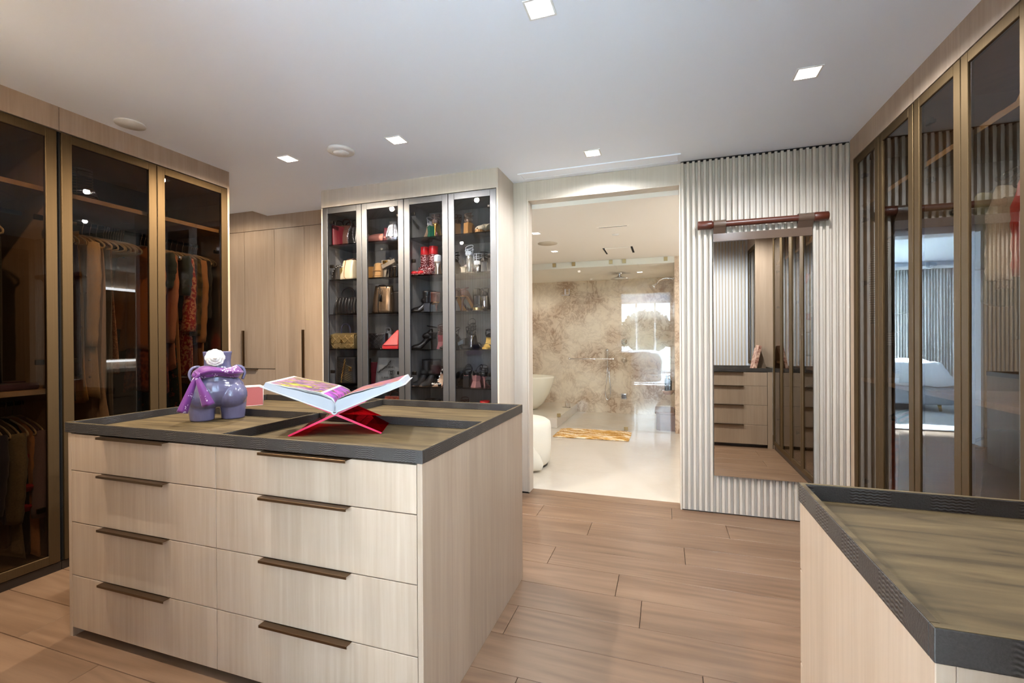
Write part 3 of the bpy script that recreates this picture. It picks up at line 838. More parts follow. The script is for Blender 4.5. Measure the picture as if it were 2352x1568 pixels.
def duv(u, v):
    e = min(u, 1 - u, v, 1 - v)
    z = .66 + .16 * min(1, e * 9) ** .5 + .02 * math.sin(u * 17 + v * 9) + .016 * math.sin(v * 31 - u * 12)
    if e < .06: z -= (.06 - e) * 3.4
    return (-1.06 + 2.1 * u, -.8 + 1.76 * v, z)
build('duvet', MB().grid(duv, 48, 40), 'linen', t, solid=.02)
t = thing('bedroom_rug', 'pale grey striated rug under the bed', 'rug', (-1.1, -2.7, 0))
fabric('rug_grey', (186, 184, 182), (222, 220, 218), 14, thr=.5, hard=.2, kind='stripe')
build('pile', MB().rbox(-2.2, 2.0, -1.6, 2.2, 0, .02, .008), 'rug_grey', t)
# outdoors: ground and a round-crowned tree beyond the window
struct('ground_outside', MB().box(-30, 30, -60, -4.95, -1.2, -1.0), pm('lawn', (120, 132, 110), .9, noise=.2, nscale=.6))
t = thing('garden_tree', 'round-crowned leafy tree standing outside the bedroom window', 'tree', (-1.0, -16.0, -1.0))
pm('leaf', (112, 122, 112), .8, noise=.35, nscale=3); pm('bark', (90, 76, 62), .9, bump=.4, nscale=20)  # leaf colour greyed to paint in the outdoor haze
build('trunk', MB().tube([(0, 0, 0), (.05, 0, 1.2), (0, .05, 2.4)], [.2, .16, .12], 10), 'bark', t)
cr = MB(); rl = random.Random(9)
for i in range(1500):
    a = rl.uniform(0, 2 * PI); cphi = rl.uniform(-.4, 1); rad = 1.55 * (.75 + .3 * rl.random()); s_ = math.sqrt(1 - cphi * cphi)
    c = Vector((rad * s_ * math.cos(a), rad * s_ * math.sin(a), 2.45 + rad * .9 * cphi))
    d1_ = Vector((rl.uniform(-1, 1), rl.uniform(-1, 1), rl.uniform(-1, 1))).normalized() * .22; d2_ = d1_.orthogonal().normalized() * .16
    cr.add([c - d1_, c + d2_, c + d1_, c - d2_], [(0, 1, 2, 3)])
cr.sphere((0, 0, 2.5), 1.35, 20, 12, (1, 1, .85))
build('foliage', cr, 'leaf', t)['kind'] = 'stuff'
# ================================================================== WARDROBES
def hinge_mesh():
    return MB().rbox(-.009, .009, -.018, .018, -.014, .014, .003, 2).box(-.006, .022, -.008, .008, -.008, .008)
pm('hinge_metal', (60, 56, 52), .3, .9)

def glass_door(parent, axis, a0, a1, front, z0, z1, fw, frame_mat, glass_mat, thick=.022, inward=1, hinges=None):
    """framed glass door; axis 'y' = lies in an x=const plane, 'x' = lies in a y=const plane; inward = sign towards the cabinet inside"""
    b = MB()
    d0, d1 = sorted((front, front + inward * thick))
    g0, g1 = sorted((front + inward * .006, front + inward * .011))
    def bx(m_, p0, p1, q0, q1, lo, hi):
        if axis == 'y': m_.box(q0, q1, p0, p1, lo, hi)
        else: m_.box(p0, p1, q0, q1, lo, hi)
    bx(b, a0, a0 + fw, d0, d1, z0, z1); bx(b, a1 - fw, a1, d0, d1, z0, z1)
    bx(b, a0 + fw, a1 - fw, d0, d1, z1 - fw, z1); bx(b, a0 + fw, a1 - fw, d0, d1, z0, z0 + fw)
    door = build('door', b, frame_mat, parent, world=True, bevel=.0015, bseg=1)
    p = MB(); bx(p, a0 + fw - .004, a1 - fw + .004, g0, g1, z0 + fw - .004, z1 - fw + .004)
    gp = build('glass_pane', p, glass_mat, parent, world=True)
    gp.parent = door
    if hinges:
        side, zs = hinges
        for z in zs:
            h = hinge_mesh()
            c = a0 + fw + .016 if side == 0 else a1 - fw - .016
            if axis == 'y':
                h.xf(Matrix.Rotation(0, 4, 'Z')).xf(Matrix.Scale(inward, 4, Vector((1, 0, 0)))); h.move(front + inward * .035, c, z)
            else:
                h.xf(Matrix.Rotation(PI / 2, 4, 'Z')); h.move(c, front + inward * .035, z)
            ho = build('hinge', h, 'hinge_metal', parent, world=True); ho.parent = door
    return door

def rod(parent, p0, p1, mat='black_metal'):
    return build('clothes_rod', MB().tube([p0, p1], .0125, 12), mat, parent, world=True)

# ---------------- left wardrobe, two units
XL = -3.16; XLB = -3.80
def left_unit(y0, y1, doors, label, lower):
    t = thing('wardrobe', label, 'wardrobe', (XL - .3, (y0 + y1) / 2, 0))
    build('plinth', MB().box(XLB, XL - .012, y0, y1, 0, .045), 'plinth_dark', t, world=True)
    build('side_panel', MB().box(XLB, XL - .024, y0, y0 + .018, .045, 2.42), 'oak_inner', t, world=True)
    build('side_panel', MB().box(XLB, XL - .0 if y1 > 2.6 else XL - .024, y1 - .016, y1, .045, 2.424), 'oak', t, world=True)
    build('back_panel', MB().box(XLB - .01, XLB, y0, y1, .045, 2.42), 'wood_dark_inner', t, world=True)
    build('base_panel', MB().box(XLB, XL - .024, y0 + .018, y1 - .016, .045, .065), 'oak_inner', t, world=True)
    build('top_panel', MB().box(XLB, XL - .024, y0, y1, 2.405, 2.424), 'oak_inner', t, world=True)
    build('shelf', MB().box(XLB, XL - .03, y0 + .018, y1 - .016, 2.075, 2.100), 'oak_inner', t, world=True)
    if lower:
        build('shelf', MB().box(XLB, XL - .03, y0 + .018, y1 - .016, .978, 1.003), 'oak_inner', t, world=True)
    build('fascia', MB().box(XL - .4, XL, y0 + .0007, y1 - .0007, 2.4245, H), 'oak', t, world=True)
    for (a, c, hs) in doors:
        glass_door(t, 'y', a, c, XL, .052, 2.418, .048, 'bronze', 'glass_bronze', inward=-1, hinges=(hs, (.35, 1.15, 1.93)))
    return t
LA = left_unit(.60, 1.614, [(.605, 1.102, 0), (1.106, 1.604, 1)], 'tall bronze-framed smoked glass wardrobe with dresses above and short jackets below', True)
LB = left_unit(1.616, 2.656, [(1.625, 2.126, 0), (2.130, 2.638, 1)], 'tall bronze-framed smoked glass wardrobe full of long gowns and coats, beside the oak closet', False)
build('gap_shade_strip', MB().box(XL - .022, XL - .014, 1.6165, 1.6246, .05, 2.42), 'black_gap', LB, world=True)  # black filler strips paint the shade between the two units
build('gap_shade_strip', MB().box(XL - .022, XL - .014, 1.6044, 1.6135, .05, 2.42), 'black_gap', LA, world=True)
ROD_L = -3.47
rod(LA, (ROD_L, .62, 1.99), (ROD_L, 1.596, 1.99)); rod(LA, (ROD_L, .62, .915), (ROD_L, 1.596, .915))
rod(LB, (ROD_L, 1.634, 2.0), (ROD_L, 2.64, 2.0))

# ---------------- right wardrobe, three units
XR = 1.165; XRB = 1.80
def right_unit(y0, y1, doors, label, fas):
    t = thing('wardrobe', label, 'wardrobe', (XR + .3, (y0 + y1) / 2, 0))
    build('plinth', MB().box(XR + .012, XRB, y0, y1, 0, .045), 'plinth_dark', t, world=True)
    build('side_panel', MB().box(XR + .024, XRB, y0, y0 + .016, .045, 2.42), 'oak_inner', t, world=True)
    build('side_panel', MB().box(XR + .024 if y1 < 3.5 else XR, XRB, y1 - .016 if y1 < 3.5 else 3.5205, y1, .045, 2.412), 'oak', t, world=True)
    build('back_panel', MB().box(XRB, XRB + .01, y0, y1, .045, 2.42), 'wood_dark_inner', t, world=True)
    build('base_panel', MB().box(XR + .024, XRB, y0 + .016, y1 - .016, .045, .065), 'oak_inner', t, world=True)
    build('top_panel', MB().box(XR + .024, XRB, y0, y1, 2.395, 2.412), 'oak_inner', t, world=True)
    for z in (2.097, 1.003):
        build('shelf', MB().box(XR + .03, XRB, y0 + .016, min(y1, 3.52) - .016, z - .024, z), 'oak_inner', t, world=True)
    for a, c in fas:
        build('fascia', MB().box(XR, XR + .4, a + .0006, c - .0006, 2.4135, H), 'oak', t, world=True)
    for (a, c, hs) in doors:
        glass_door(t, 'y', a, c, XR, .052, 2.408, .046, 'bronze', 'glass_boosted_reflection', inward=1, hinges=(hs, (.35, 1.6, 2.0, 2.28)))
    rod(t, (1.48, y0 + .016, 1.99), (1.48, min(y1, 3.52) - .016, 1.99)); rod(t, (1.48, y0 + .016, .93), (1.48, min(y1, 3.52) - .016, .93))
    return t
RA = right_unit(2.7655, 3.5755, [(2.772, 3.153, 0), (3.157, 3.519, 1)], 'tall bronze-framed smoked glass wardrobe in the corner against the fluted mirror wall', [(2.7655, 3.5755)])
RB = right_unit(2.0065, 2.7645, [(2.010, 2.386, 0), (2.392, 2.760, 1)], 'tall bronze-framed smoked glass wardrobe holding white and red shirts', [(2.0065, 2.389), (2.389, 2.7645)])
RC = right_unit(1.2465, 2.0055, [(1.250, 1.624, 0), (1.628, 2.001, 1)], 'tall bronze-framed smoked glass wardrobe nearest the corner dresser', [(1.2465, 2.0055)])

# corner cabinet standing on the dresser side (seen in the mirror)
t = thing('corner_cabinet', 'tall oak cabinet with dark glass door behind the corner dresser', 'cabinet', (1.4, .7, 0))
build('end_panel', MB().box(1.04, 1.15, .932, .95, .8795, H - .002).box(1.15, 1.94, .932, .95, .916, H - .002), 'oak', t, world=True)
build('back_panel', MB().box(1.93, 1.945, .41, .932, 0, H - .002), 'oak_inner', t, world=True)
build('lower_panel', MB().box(1.17, 1.93, 1.225, 1.243, 0, H - .002), 'oak', t, world=True)
glass_door(t, 'y', .415, .930, 1.04, .93, 2.40, .046, 'bronze', 'glass_boosted_reflection', inward=1)
build('fascia', MB().box(1.04, 1.06, .41, .932, 2.405, H - .002), 'oak', t, world=True)

# ---------------- glass handbag and shoe cabinet
YH = 3.245; YHB = 3.66; HX0, HX1 = -2.81, -1.183
SHZ = [.28, .58, .88, 1.184, 1.487, 1.787, 2.093]
def show_unit(x0, x1, doors, label, last):
    t = thing('display_cabinet', label, 'cabinet', ((x0 + x1) / 2, YH + .2, 0))
    build('plinth', MB().box(x0, x1, YH + .02, YHB, 0, .06), 'plinth_dark', t, world=True)
    build('side_panel', MB().box(x0, x0 + .012, YH if not last else YH + .024, YHB, .06, 2.40), 'oak_slat', t, world=True)
    build('side_panel', MB().box(x1 - .014, x1, YH if last else YH + .024, 3.617 if last else YHB, .004, H if last else 2.40), 'oak_slat', t, world=True)
    build('back_panel', MB().box(x0 + .012, x1 - .014, YHB - .014, YHB, .06, 2.40), 'oak_grey', t, world=True)
    build('inner_lining', MB().box(x0 + .0125, x0 + .016, YH + .03, YHB - .014, .06, 2.39).box(x1 - .018, x1 - .0145, YH + .03, YHB - .014, .06, 2.39), 'oak_grey', t, world=True)
    build('base_panel', MB().box(x0 + .012, x1 - .014, YH + .024, YHB, .06, .08), 'oak_grey', t, world=True)
    build('top_panel', MB().box(x0 + .012, x1 - .014, YH + .024, YHB, 2.385, 2.40), 'oak_grey', t, world=True)
    build('fascia', MB().box(x0, x1 - (.0145 if last else 0), YH, YH + .3, 2.404, H), 'oak_slat', t, world=True)
    for z in SHZ:
        build('glass_shelf', MB().box(x0 + .017, x1 - .019, YH + .05, YHB - .016, z - .008, z), 'glass_shelf', t, world=True)
    for a, c, hs in doors:
        glass_door(t, 'x', a, c, YH, .066, 2.398, .05, 'pewter', 'glass_grey', inward=1, hinges=(hs, (.3, .99, 1.90, 2.28)))
    return t
SA = show_unit(HX0, -1.997, [(-2.797, -2.402, 0), (-2.398, -2.000, 1)], 'pewter-framed glass display cabinet filled with handbags', False)
SB = show_unit(-1.997, HX1, [(-1.994, -1.602, 0), (-1.598, -1.199, 1)], 'pewter-framed glass display cabinet filled with high heels and boots', True)

# ---------------- oak closet in the recess
YR = 3.707
t = thing('oak_closet', 'flush oak closet doors with slim vertical pulls in the recess', 'closet', (-3.7, YR + .03, 0))
fa = MB().box(-4.6, -2.815, YR, YR + .02, 2.413, H).box(-4.6, -3.89, YR, YR + .02, H, H + .067)
build('fascia', fa, 'oak', t, world=True)
g = .0016
for a, c, z0, z1 in ((-4.6, -4.206, .972, 2.41), (-4.206, -3.803, .972, 2.41), (-4.6, -3.803, .55, .968), (-4.6, -3.803, .06, .546), (-3.803, -3.42, .06, 2.41), (-3.42, -3.03, .06, 2.41)):
    dr = build('drawer' if z1 < 1 else 'door', MB().box(a + g, c - g, YR, YR + .02, z0 + g, z1 - g), 'oak', t, world=True, bevel=.001, bseg=1)
    if z1 > 1 and a in (-4.6, -3.803):
        hx = c - .012
        zz = (.995, 1.37) if a == -4.6 else (.865, 1.37)
        h = MB().box(hx - .004, hx + .004, YR - .028, YR, zz[0], zz[1]).box(hx - .004, hx + .012, YR - .03, YR - .026, zz[0], zz[1])
        build('handle', h, 'bronze_dark', t, world=True).parent = dr
    if z1 < 1:
        h = MB().box(-4.36, -4.03, YR - .028, YR, z1 - .006, z1 - .002).box(-4.36, -4.03, YR - .030, YR - .026, z1 - .012, z1 - .002)
        build('handle', h, 'bronze_dark', t, world=True).parent = dr
build('filler_panel', MB().box(-3.03, -2.815, YR, YR + .02, .0, 2.41), 'oak', t, world=True)
build('carcass', MB().box(-4.6, -2.815, YR + .0205, YR + .0225, 0, 2.41), 'black_gap', t, world=True)
# ================================================================== ISLAND AND DRESSER
ZT = .914; ZR = .872; ZI = .879   # rim top, rim underside, tray surface
def tray_top(parent, x0, x1, y0, y1, xd=None, yd=None, rim=.012):
    b = MB()
    b.box(x0, x1, y0, y0 + rim, ZR, ZT); b.box(x0, x1, y1 - rim, y1, ZR, ZT)
    b.box(x0, x0 + rim, y0 + rim, y1 - rim, ZR, ZT); b.box(x1 - rim, x1, y0 + rim, y1 - rim, ZR, ZT)
    build('rim', b, 'croc', parent, world=True, bevel=.0015)
    # thin tan capping along the top of the rim
    c = MB(); q = .0012
    c.box(x0 + q, x1 - q, y0 + q, y0 + rim - q, ZT, ZT + .0008); c.box(x0 + q, x1 - q, y1 - rim + q, y1 - q, ZT, ZT + .0008)
    c.box(x0 + q, x0 + rim - q, y0 + rim, y1 - rim, ZT, ZT + .0008); c.box(x1 - rim + q, x1 - q, y0 + rim, y1 - rim, ZT, ZT + .0008)
    build('rim_capping', c, 'leather_top', parent, world=True)
    xs = [x0 + rim, x1 - rim] if xd is None else [x0 + rim, xd - .006, xd + .006, x1 - rim]
    ys = [y0 + rim, y1 - rim] if yd is None else [y0 + rim, yd - .006, yd + .006, y1 - rim]
    for i in range(0, len(xs), 2):
        for j in range(0, len(ys), 2):
            build('tray_surface', MB().box(xs[i], xs[i+1], ys[j], ys[j+1], ZR, ZI), 'leather_top', parent, world=True)
    if xd is not None:
        build('divider', MB().box(xd - .006, xd + .006, y0 + rim, y1 - rim, ZR, ZT - .001), 'croc', parent, world=True, bevel=.001)
        build('divider', MB().box(x0 + rim, xd - .006, yd - .006, yd + .006, ZR, ZT - .001).box(xd + .006, x1 - rim, yd - .006, yd + .006, ZR, ZT - .001), 'croc', parent, world=True, bevel=.001)
        build('divider_capping', MB().box(xd - .005, xd + .005, y0 + rim, y1 - rim, ZT - .001, ZT).box(x0 + rim, xd - .005, yd - .005, yd + .005, ZT - .001, ZT).box(xd + .005, x1 - rim, yd - .005, yd + .005, ZT - .001, ZT), 'leather_top', parent, world=True)

IX0, IX1, IY0, IY1 = -2.438, -.712, 1.262, 2.309
BX0, BX1, BY0, BY1 = -2.424, -.715, 1.260, 2.307
isl = thing('island', 'whitened oak dressing island with eight drawers and dark embossed tray top', 'island', ((BX0 + BX1) / 2, (BY0 + BY1) / 2, 0))
tray_top(isl, IX0, IX1, IY0 - .006, IY1, -1.567, 1.787)
build('side_panel', MB().box(BX0, BX0 + .019, BY0, BY1, 0, ZR), 'oak', isl, world=True, bevel=.001, bseg=1)
build('side_panel', MB().box(BX1 - .019, BX1, BY0, BY1, 0, ZR), 'oak', isl, world=True, bevel=.001, bseg=1)
build('back_panel', MB().box(BX0 + .019, BX1 - .019, BY1 - .02, BY1, 0, ZR), 'oak', isl, world=True)
build('carcass', MB().box(BX0 + .019, BX1 - .019, BY0 + .022, BY1 - .02, .06, ZR - .001), 'wood_dark_inner', isl, world=True)
build('plinth', MB().box(BX0 + .019, BX1 - .019, BY0 + .075, BY1 - .05, 0, .06), 'plinth_dark', isl, world=True)
zs = [.868, .711, .491, .265, .040]
for col, (a, c, ha, hc) in enumerate(((BX0 + .021, -1.5778, -2.203, -1.822), (-1.5752, BX1 - .021, -1.351, -.982))):
    for k in range(4):
        z1, z0 = zs[k] - .0015, zs[k + 1] + .0015
        d = build('drawer', MB().box(a, c, BY0 + .0, BY0 + .021, z0, z1), 'oak', isl, world=True, bevel=.0012, bseg=1)
        h = MB().box(ha, hc, BY0 - .024, BY0 + .012, z1 - .0005, z1 + .0015).box(ha, hc, BY0 - .026, BY0 - .023, z1 - .008, z1 + .0015)
        build('handle', h, 'bronze_dark', isl, world=True, bevel=.0006, bseg=1).parent = d

CX0, CX1, CY0, CY1 = .301, 1.163, .668, 1.242
dr = thing('corner_dresser', 'whitened oak corner dresser with four drawers and dark embossed tray top', 'dresser', ((CX0 + CX1) / 2, (CY0 + CY1) / 2, 0))
tray_top(dr, CX0 - .002, CX1, CY0 - .002, CY1)
build('side_panel', MB().box(CX0, CX0 + .02, CY0, CY1 - .022, 0, ZR), 'oak', dr, world=True, bevel=.001, bseg=1)
build('back_panel', MB().box(CX0 + .0205, CX1, CY0, CY0 + .02, 0, ZR), 'oak', dr, world=True, bevel=.001, bseg=1)
build('carcass', MB().box(CX0 + .02, CX1 - .001, CY0 + .02, CY1 - .024, .06, ZR - .001), 'wood_dark_inner', dr, world=True)
build('plinth', MB().box(CX0 + .02, CX1 - .001, CY0 + .03, CY1 - .07, 0, .06), 'plinth_dark', dr, world=True)
build('filler_panel', MB().box(1.112, CX1 - .001, CY1 - .023, CY1 - .002, 0, ZR - .001), 'oak', dr, world=True)
for k in range(4):
    z1, z0 = zs[k] - .0015, zs[k + 1] + .0015
    d = build('drawer', MB().box(CX0 + .001, 1.108, CY1 - .022, CY1 - .001, z0, z1), 'oak', dr, world=True, bevel=.0012, bseg=1)
    h = MB().box(.50, .86, CY1 - .012, CY1 + .024, z1 - .0005, z1 + .0015).box(.50, .86, CY1 + .023, CY1 + .026, z1 - .008, z1 + .0015)
    build('handle', h, 'bronze_dark', dr, world=True).parent = d

# ---------------- mirror hung from a walnut rod
mx0, mx1 = .333, .944
mr = thing('wall_mirror', 'tall frameless mirror hung by brown tabs from a walnut rod', 'mirror', (.638, 3.55, .28))
build('mirror_glass', MB().box(mx0, mx1, 3.553, 3.556, .281, 1.944), 'mirror', mr, world=True)
build('backing', MB().box(mx0 - .001, mx1 + .001, 3.5565, 3.573, .279, 2.0), 'silver_edge', mr, world=True, bevel=.001)
pm('brown_leather', (92, 74, 62), .18, .0, .7, coat=.6)
tb = MB()
tb.box(mx0, mx1, 3.550, 3.556, 1.9445, 2.0)
for a, c in ((mx0, mx0 + .078), (mx1 - .090, mx1)):
    # strap looping up over the rod
    pth = []
    lo = []
    R_ = .030; yc, zc = 3.534, 2.062
    pts = [(3.552, 1.998), (3.5655, 2.03)]
    prof = [(3.5515, 1.999)] + [(yc - R_ * math.cos(an), zc + R_ * math.sin(an)) for an in [math.radians(d) for d in range(-60, 181, 20)]]
    outer = prof; inner = [(yc + (p[0] - yc) * .9, zc + (p[1] - zc) * .9) for p in prof]
    loops = []
    for p, q in zip(outer, inner):
        loops.append([(a, p[0], p[1]), (c, p[0], p[1]), (c, q[0], q[1]), (a, q[0], q[1])])
    tb.loft(loops, smooth=False)
    tb.box(a, c, 3.5505, 3.5560, 1.998, 2.062)
build('hanging_band', tb, 'brown_leather', mr, world=True)
rp = MB()
prof = [(.001, .229), (.027, .229), (.0305, .233), (.0305, .318), (.028, .324), (.0225, .332), (.0215, .345), (.0215, .93), (.0225, .940), (.028, .947), (.0305, .953), (.0305, 1.027), (.027, 1.031), (.001, 1.031)]
loops = [[(z, 3.534 + r * math.cos(2 * PI * k / 24), 2.062 + r * math.sin(2 * PI * k / 24)) for k in range(24)] for r, z in prof]
rp.loft(loops)
build('rod', rp, 'walnut', mr, world=True)
build('rod_bracket', MB().tube([(.37, 3.534, 2.062), (.37, 3.59, 2.062)], .008, 8).tube([(.90, 3.534, 2.062), (.90, 3.59, 2.062)], .008, 8), 'black_metal', mr, world=True)

# book leaning on the dresser (seen in the mirror)
t = thing('leaning_book', 'thick book with a reddish floral cover leaning upright on the corner dresser', 'book', (1.0, 1.0, ZI))
fabric('cover_floral', (120, 60, 46), (214, 180, 158), 26, thr=.5, hard=.12, kind='noise', rough=.4, sheen=0)
bk = Matrix.Rotation(math.radians(12), 4, 'Y')
build('cover', MB().box(-.016, .016, -.12, .12, .0, .30).xf(bk), 'cover_floral', t)
build('page_block', MB().box(-.012, .012, -.122, .116, .004, .296).xf(bk), 'linen', t)
# ================================================================== THINGS ON THE ISLAND
pm('lavender_glaze', (100, 97, 126), .12, 0, .6, coat=.5)
VR = math.atan2(.81, .59)      # the vase faces the room entry
VA = math.radians(53.0)
vx, vy = -2.065, 1.665
vase = thing('torso_vase', 'lavender glazed ceramic vase shaped like hips with two small handles', 'vase', (vx, vy, ZI), VA)
b = MB()
b.sphere((0, 0, .142), .1, 28, 18, (1.17, .86, .86))
for s in (-1, 1):
    b.sphere((s * .056, -.022, .118), .07, 24, 16, (.98, .98, 1.02))
    b.lathe([(.001, .0), (.047, .0), (.0505, .003), (.056, .05), (.060, .10), (.05, .15), (.001, .16)], 28, cx=s * .0635, sy=1.10)
b.lathe([(.001, .15), (.088, .17), (.078, .215), (.064, .24), (.057, .258), (.0555, .28), (.058, .305), (.062, .328), (.059, .3305), (.055, .328), (.052, .30), (.001, .29)], 32, sy=.86)
body = build('body', b, 'lavender_glaze', vase)
d = body.modifiers.new('remesh', 'REMESH'); d.mode = 'VOXEL'; d.voxel_size = .0028; d.use_smooth_shade = True
d = body.modifiers.new('smooth', 'SMOOTH'); d.factor = .5; d.iterations = 9
for s in (-1, 1):
    pth = smooth_path([(s * .052, -.005, .236), (s * .075, -.008, .256), (s * .102, -.010, .250), (s * .113, -.010, .222), (s * .104, -.008, .190)], 5)
    build('handle', MB().tube(pth, .0066, 10), 'lavender_glaze', vase)

# white camellia brooch on the vase neck
pm('camellia_white', (216, 214, 208), .7, sss=.1)
fl = thing('camellia', 'white fabric camellia pinned to the neck of the lavender vase', 'flower', (vx + (-.012) * math.cos(VA) + .058 * math.sin(VA), vy + (-.012) * math.sin(VA) - .058 * math.cos(VA), ZI + .300), VA)
def petal(ang, rad, size, lift, cup):
    m_ = MB()
    def f(u, v):
        a = (u - .5) * 2; r = v
        w = size * math.sin(PI * min(1, .12 + .88 * r)) ** .5 if r < 1 else 0
        x = a * size * .62 * math.sqrt(max(0, 1 - (2 * r - 1.0) ** 2 * .92))
        z = rad + (r - .5) * size
        y = -lift - cup * (abs(a) ** 2 * .6 + (2 * r - 1) ** 2 * .5)
        return (x * math.cos(ang) - z * math.sin(ang), y, x * math.sin(ang) + z * math.cos(ang))
    m_.grid(f, 6, 6)
    return m_
for ring, (n, rad, size, lift, cup) in enumerate(((8, .026, .030, .002, -.004), (7, .017, .026, .007, -.004), (5, .008, .020, .012, -.004))):
    for i in range(n):
        build('petal', petal(2 * PI * i / n + ring * .4, rad, size, lift, cup), 'camellia_white', fl, solid=.0025)
build('bud', MB().lathe([(.001, 0), (.008, .0), (.0075, .004), (.004, .008), (.001, .009)], 14).xf(Matrix.Rotation(PI / 2, 4, 'X')).move(0, -.012, 0), 'camellia_white', fl)
build('backing', MB().lathe([(.001, 0), (.03, 0), (.03, .003), (.001, .003)], 20).xf(Matrix.Rotation(PI / 2, 4, 'X')).move(0, .001, 0), 'camellia_white', fl)

# purple bandana tied round the vase
def bandana():
    m_, nt, b_ = new_mat('bandana'); L = nt.links
    tc = N(nt, 'ShaderNodeTexCoord')
    vo = N(nt, 'ShaderNodeTexVoronoi'); vo.inputs['Scale'].default_value = 120; L.new(tc.outputs['Object'], vo.inputs['Vector'])
    ring = math_node(nt, 'ABSOLUTE', math_node(nt, 'SUBTRACT', vo.outputs['Distance'], .30))
    ring = math_node(nt, 'LESS_THAN', ring, .09)
    ms = N(nt, 'ShaderNodeTexNoise'); ms.inputs['Scale'].default_value = 26; L.new(tc.outputs['Object'], ms.inputs['Vector'])
    mk = math_node(nt, 'GREATER_THAN', ms.outputs['Fac'], .555)
    f = math_node(nt, 'MULTIPLY', ring, mk)
    mx = N(nt, 'ShaderNodeMixRGB'); L.new(f, mx.inputs[0]); mx.inputs[1].default_value = srgb(100, 30, 114); mx.inputs[2].default_value = srgb(236, 226, 240)
    L.new(mx.outputs[0], b_.inputs['Base Color']); b_.inputs['Roughness'].default_value = .55; b_.inputs['Sheen Weight'].default_value = .3
bandana()
sc_ = thing('bandana', 'purple paisley bandana knotted around the lavender vase', 'scarf', (vx, vy, ZI), VA)
def band(u, v):
    a = 2 * PI * u
    wv = .5 + .5 * math.sin(a * 2 + 1)
    rx, ry = .079 + .016 * math.sin(PI * v) + .012 * (1 - v), .070 + .014 * math.sin(PI * v) + .010 * (1 - v)
    z = .206 + .050 * v + .012 * math.cos(a) * 0 + .006 * math.sin(3 * a + 2 * v)
    k_ = 1 + .02 * math.sin(9 * a + 6 * v)
    return (rx * math.cos(a) * k_, ry * math.sin(a) * k_, z)
build('wrap', MB().grid(band, 64, 8), 'bandana', sc_, solid=.002)
roll = smooth_path([(-.078, -.066, .222), (-.03, -.092, .236), (.02, -.094, .232), (.07, -.070, .224), (.098, -.015, .222), (.09, .04, .22)], 6)
build('roll', MB().tube(roll, [.010 + .004 * math.sin(PI * i / (len(roll) - 1)) for i in range(len(roll))], 10, flat=.6), 'bandana', sc_)
build('knot', MB().sphere((-.086, -.068, .220), .017, 14, 10, (1.1, .8, 1.0)).tube(smooth_path([(-.09, -.07, .236), (-.078, -.086, .222), (-.088, -.078, .206)]), .008, 8), 'bandana', sc_)
def tail(p0, p1, p2, w0, w1, tw):
    P0, P1, P2 = Vector(p0), Vector(p1), Vector(p2)
    def f(u, v):
        c = P0 * (1 - v) ** 2 + P1 * 2 * v * (1 - v) + P2 * v * v
        t_ = ((P1 - P0) * (1 - v) + (P2 - P1) * v).normalized()
        sd = t_.cross(Vector((0, -1, 0))).normalized()
        a = (u - .5) * 2
        w = w0 + (w1 - w0) * v
        return tuple(c + sd * a * w + Vector((0, -1, 0)) * (.010 * math.cos(a * PI * .9) * v + tw * a * v))
    return MB().grid(f, 10, 14)
build('tail', tail((-.088, -.078, .212), (-.112, -.085, .14), (-.140, -.075, .052), .009, .022, .004), 'bandana', sc_, solid=.002)
build('tail', tail((-.082, -.084, .212), (-.062, -.112, .15), (-.040, -.112, .082), .009, .026, -.006), 'bandana', sc_, solid=.002)

# pink gift box
pm('pink_card', (172, 94, 94), .6); pm('pink_lid', (214, 182, 174), .6); pm('white_piping', (216, 208, 202), .6)
bx_ = thing('gift_box', 'small coral pink box with pale lid and white edges behind the vase', 'box', (-2.335, 2.085, ZI), math.atan2(.82, .57))
LX, LY, BHT = .065, .052, .112
build('body', MB().box(-LX, LX, -LY, LY, 0, BHT - .004), 'pink_card', bx_)
build('lid', MB().box(-LX - .001, LX + .001, -LY - .001, LY + .001, BHT - .004, BHT), 'pink_lid', bx_)
e_ = MB(); r_ = .0016
for sx in (-1, 1):
    for sy in (-1, 1):
        e_.tube([(sx * LX, sy * LY, 0), (sx * LX, sy * LY, BHT)], r_, 6)
for z in (.001, BHT - .001):
    e_.tube([(-LX, -LY, z), (LX, -LY, z), (LX, LY, z), (-LX, LY, z), (-LX, -LY, z)], r_, 6)
build('piping', e_, 'white_piping', bx_)

# red acrylic book stand: two interlocking plates
BA = math.atan2(.44, .90)
bx, by = -1.24, 1.498
st = thing('book_stand', 'crossed red acrylic book stand on the island', 'book stand', (bx, by, ZI), BA)
tp = .0115
def plate(s):
    # foot, crossing, upper end in local x,z
    p = [(s * .178, .0), (0.0, .083), (-s * .118, .138)]
    dx, dz = p[2][0] - p[0][0], p[2][1] - p[0][1]; l = math.hypot(dx, dz); nx, nz = -dz / l * tp / 2, dx / l * tp / 2
    if nz < 0: nx, nz = -nx, -nz
    q = [(p[0][0] + nx, p[0][1] + nz * 1.0 + .0006), (p[2][0] + nx, p[2][1] + nz), (p[2][0] - nx, p[2][1] - nz), (p[0][0] - nx, max(.0006, p[0][1] - nz + .0006))]
    y0, y1 = .012, .312
    vs = [(x, y0, z) for x, z in q] + [(x, y1, z) for x, z in q]
    m_ = MB()
    m_.add(vs, [(0, 1, 5, 4), (2, 3, 7, 6)], False, 0)
    m_.add(vs, [(3, 2, 1, 0), (4, 5, 6, 7), (1, 2, 6, 5), (3, 0, 4, 7)], False, 1)
    return m_
for s in (-1, 1):
    build('plate', plate(s), ['acrylic_red', 'acrylic_edge_glow'], st)

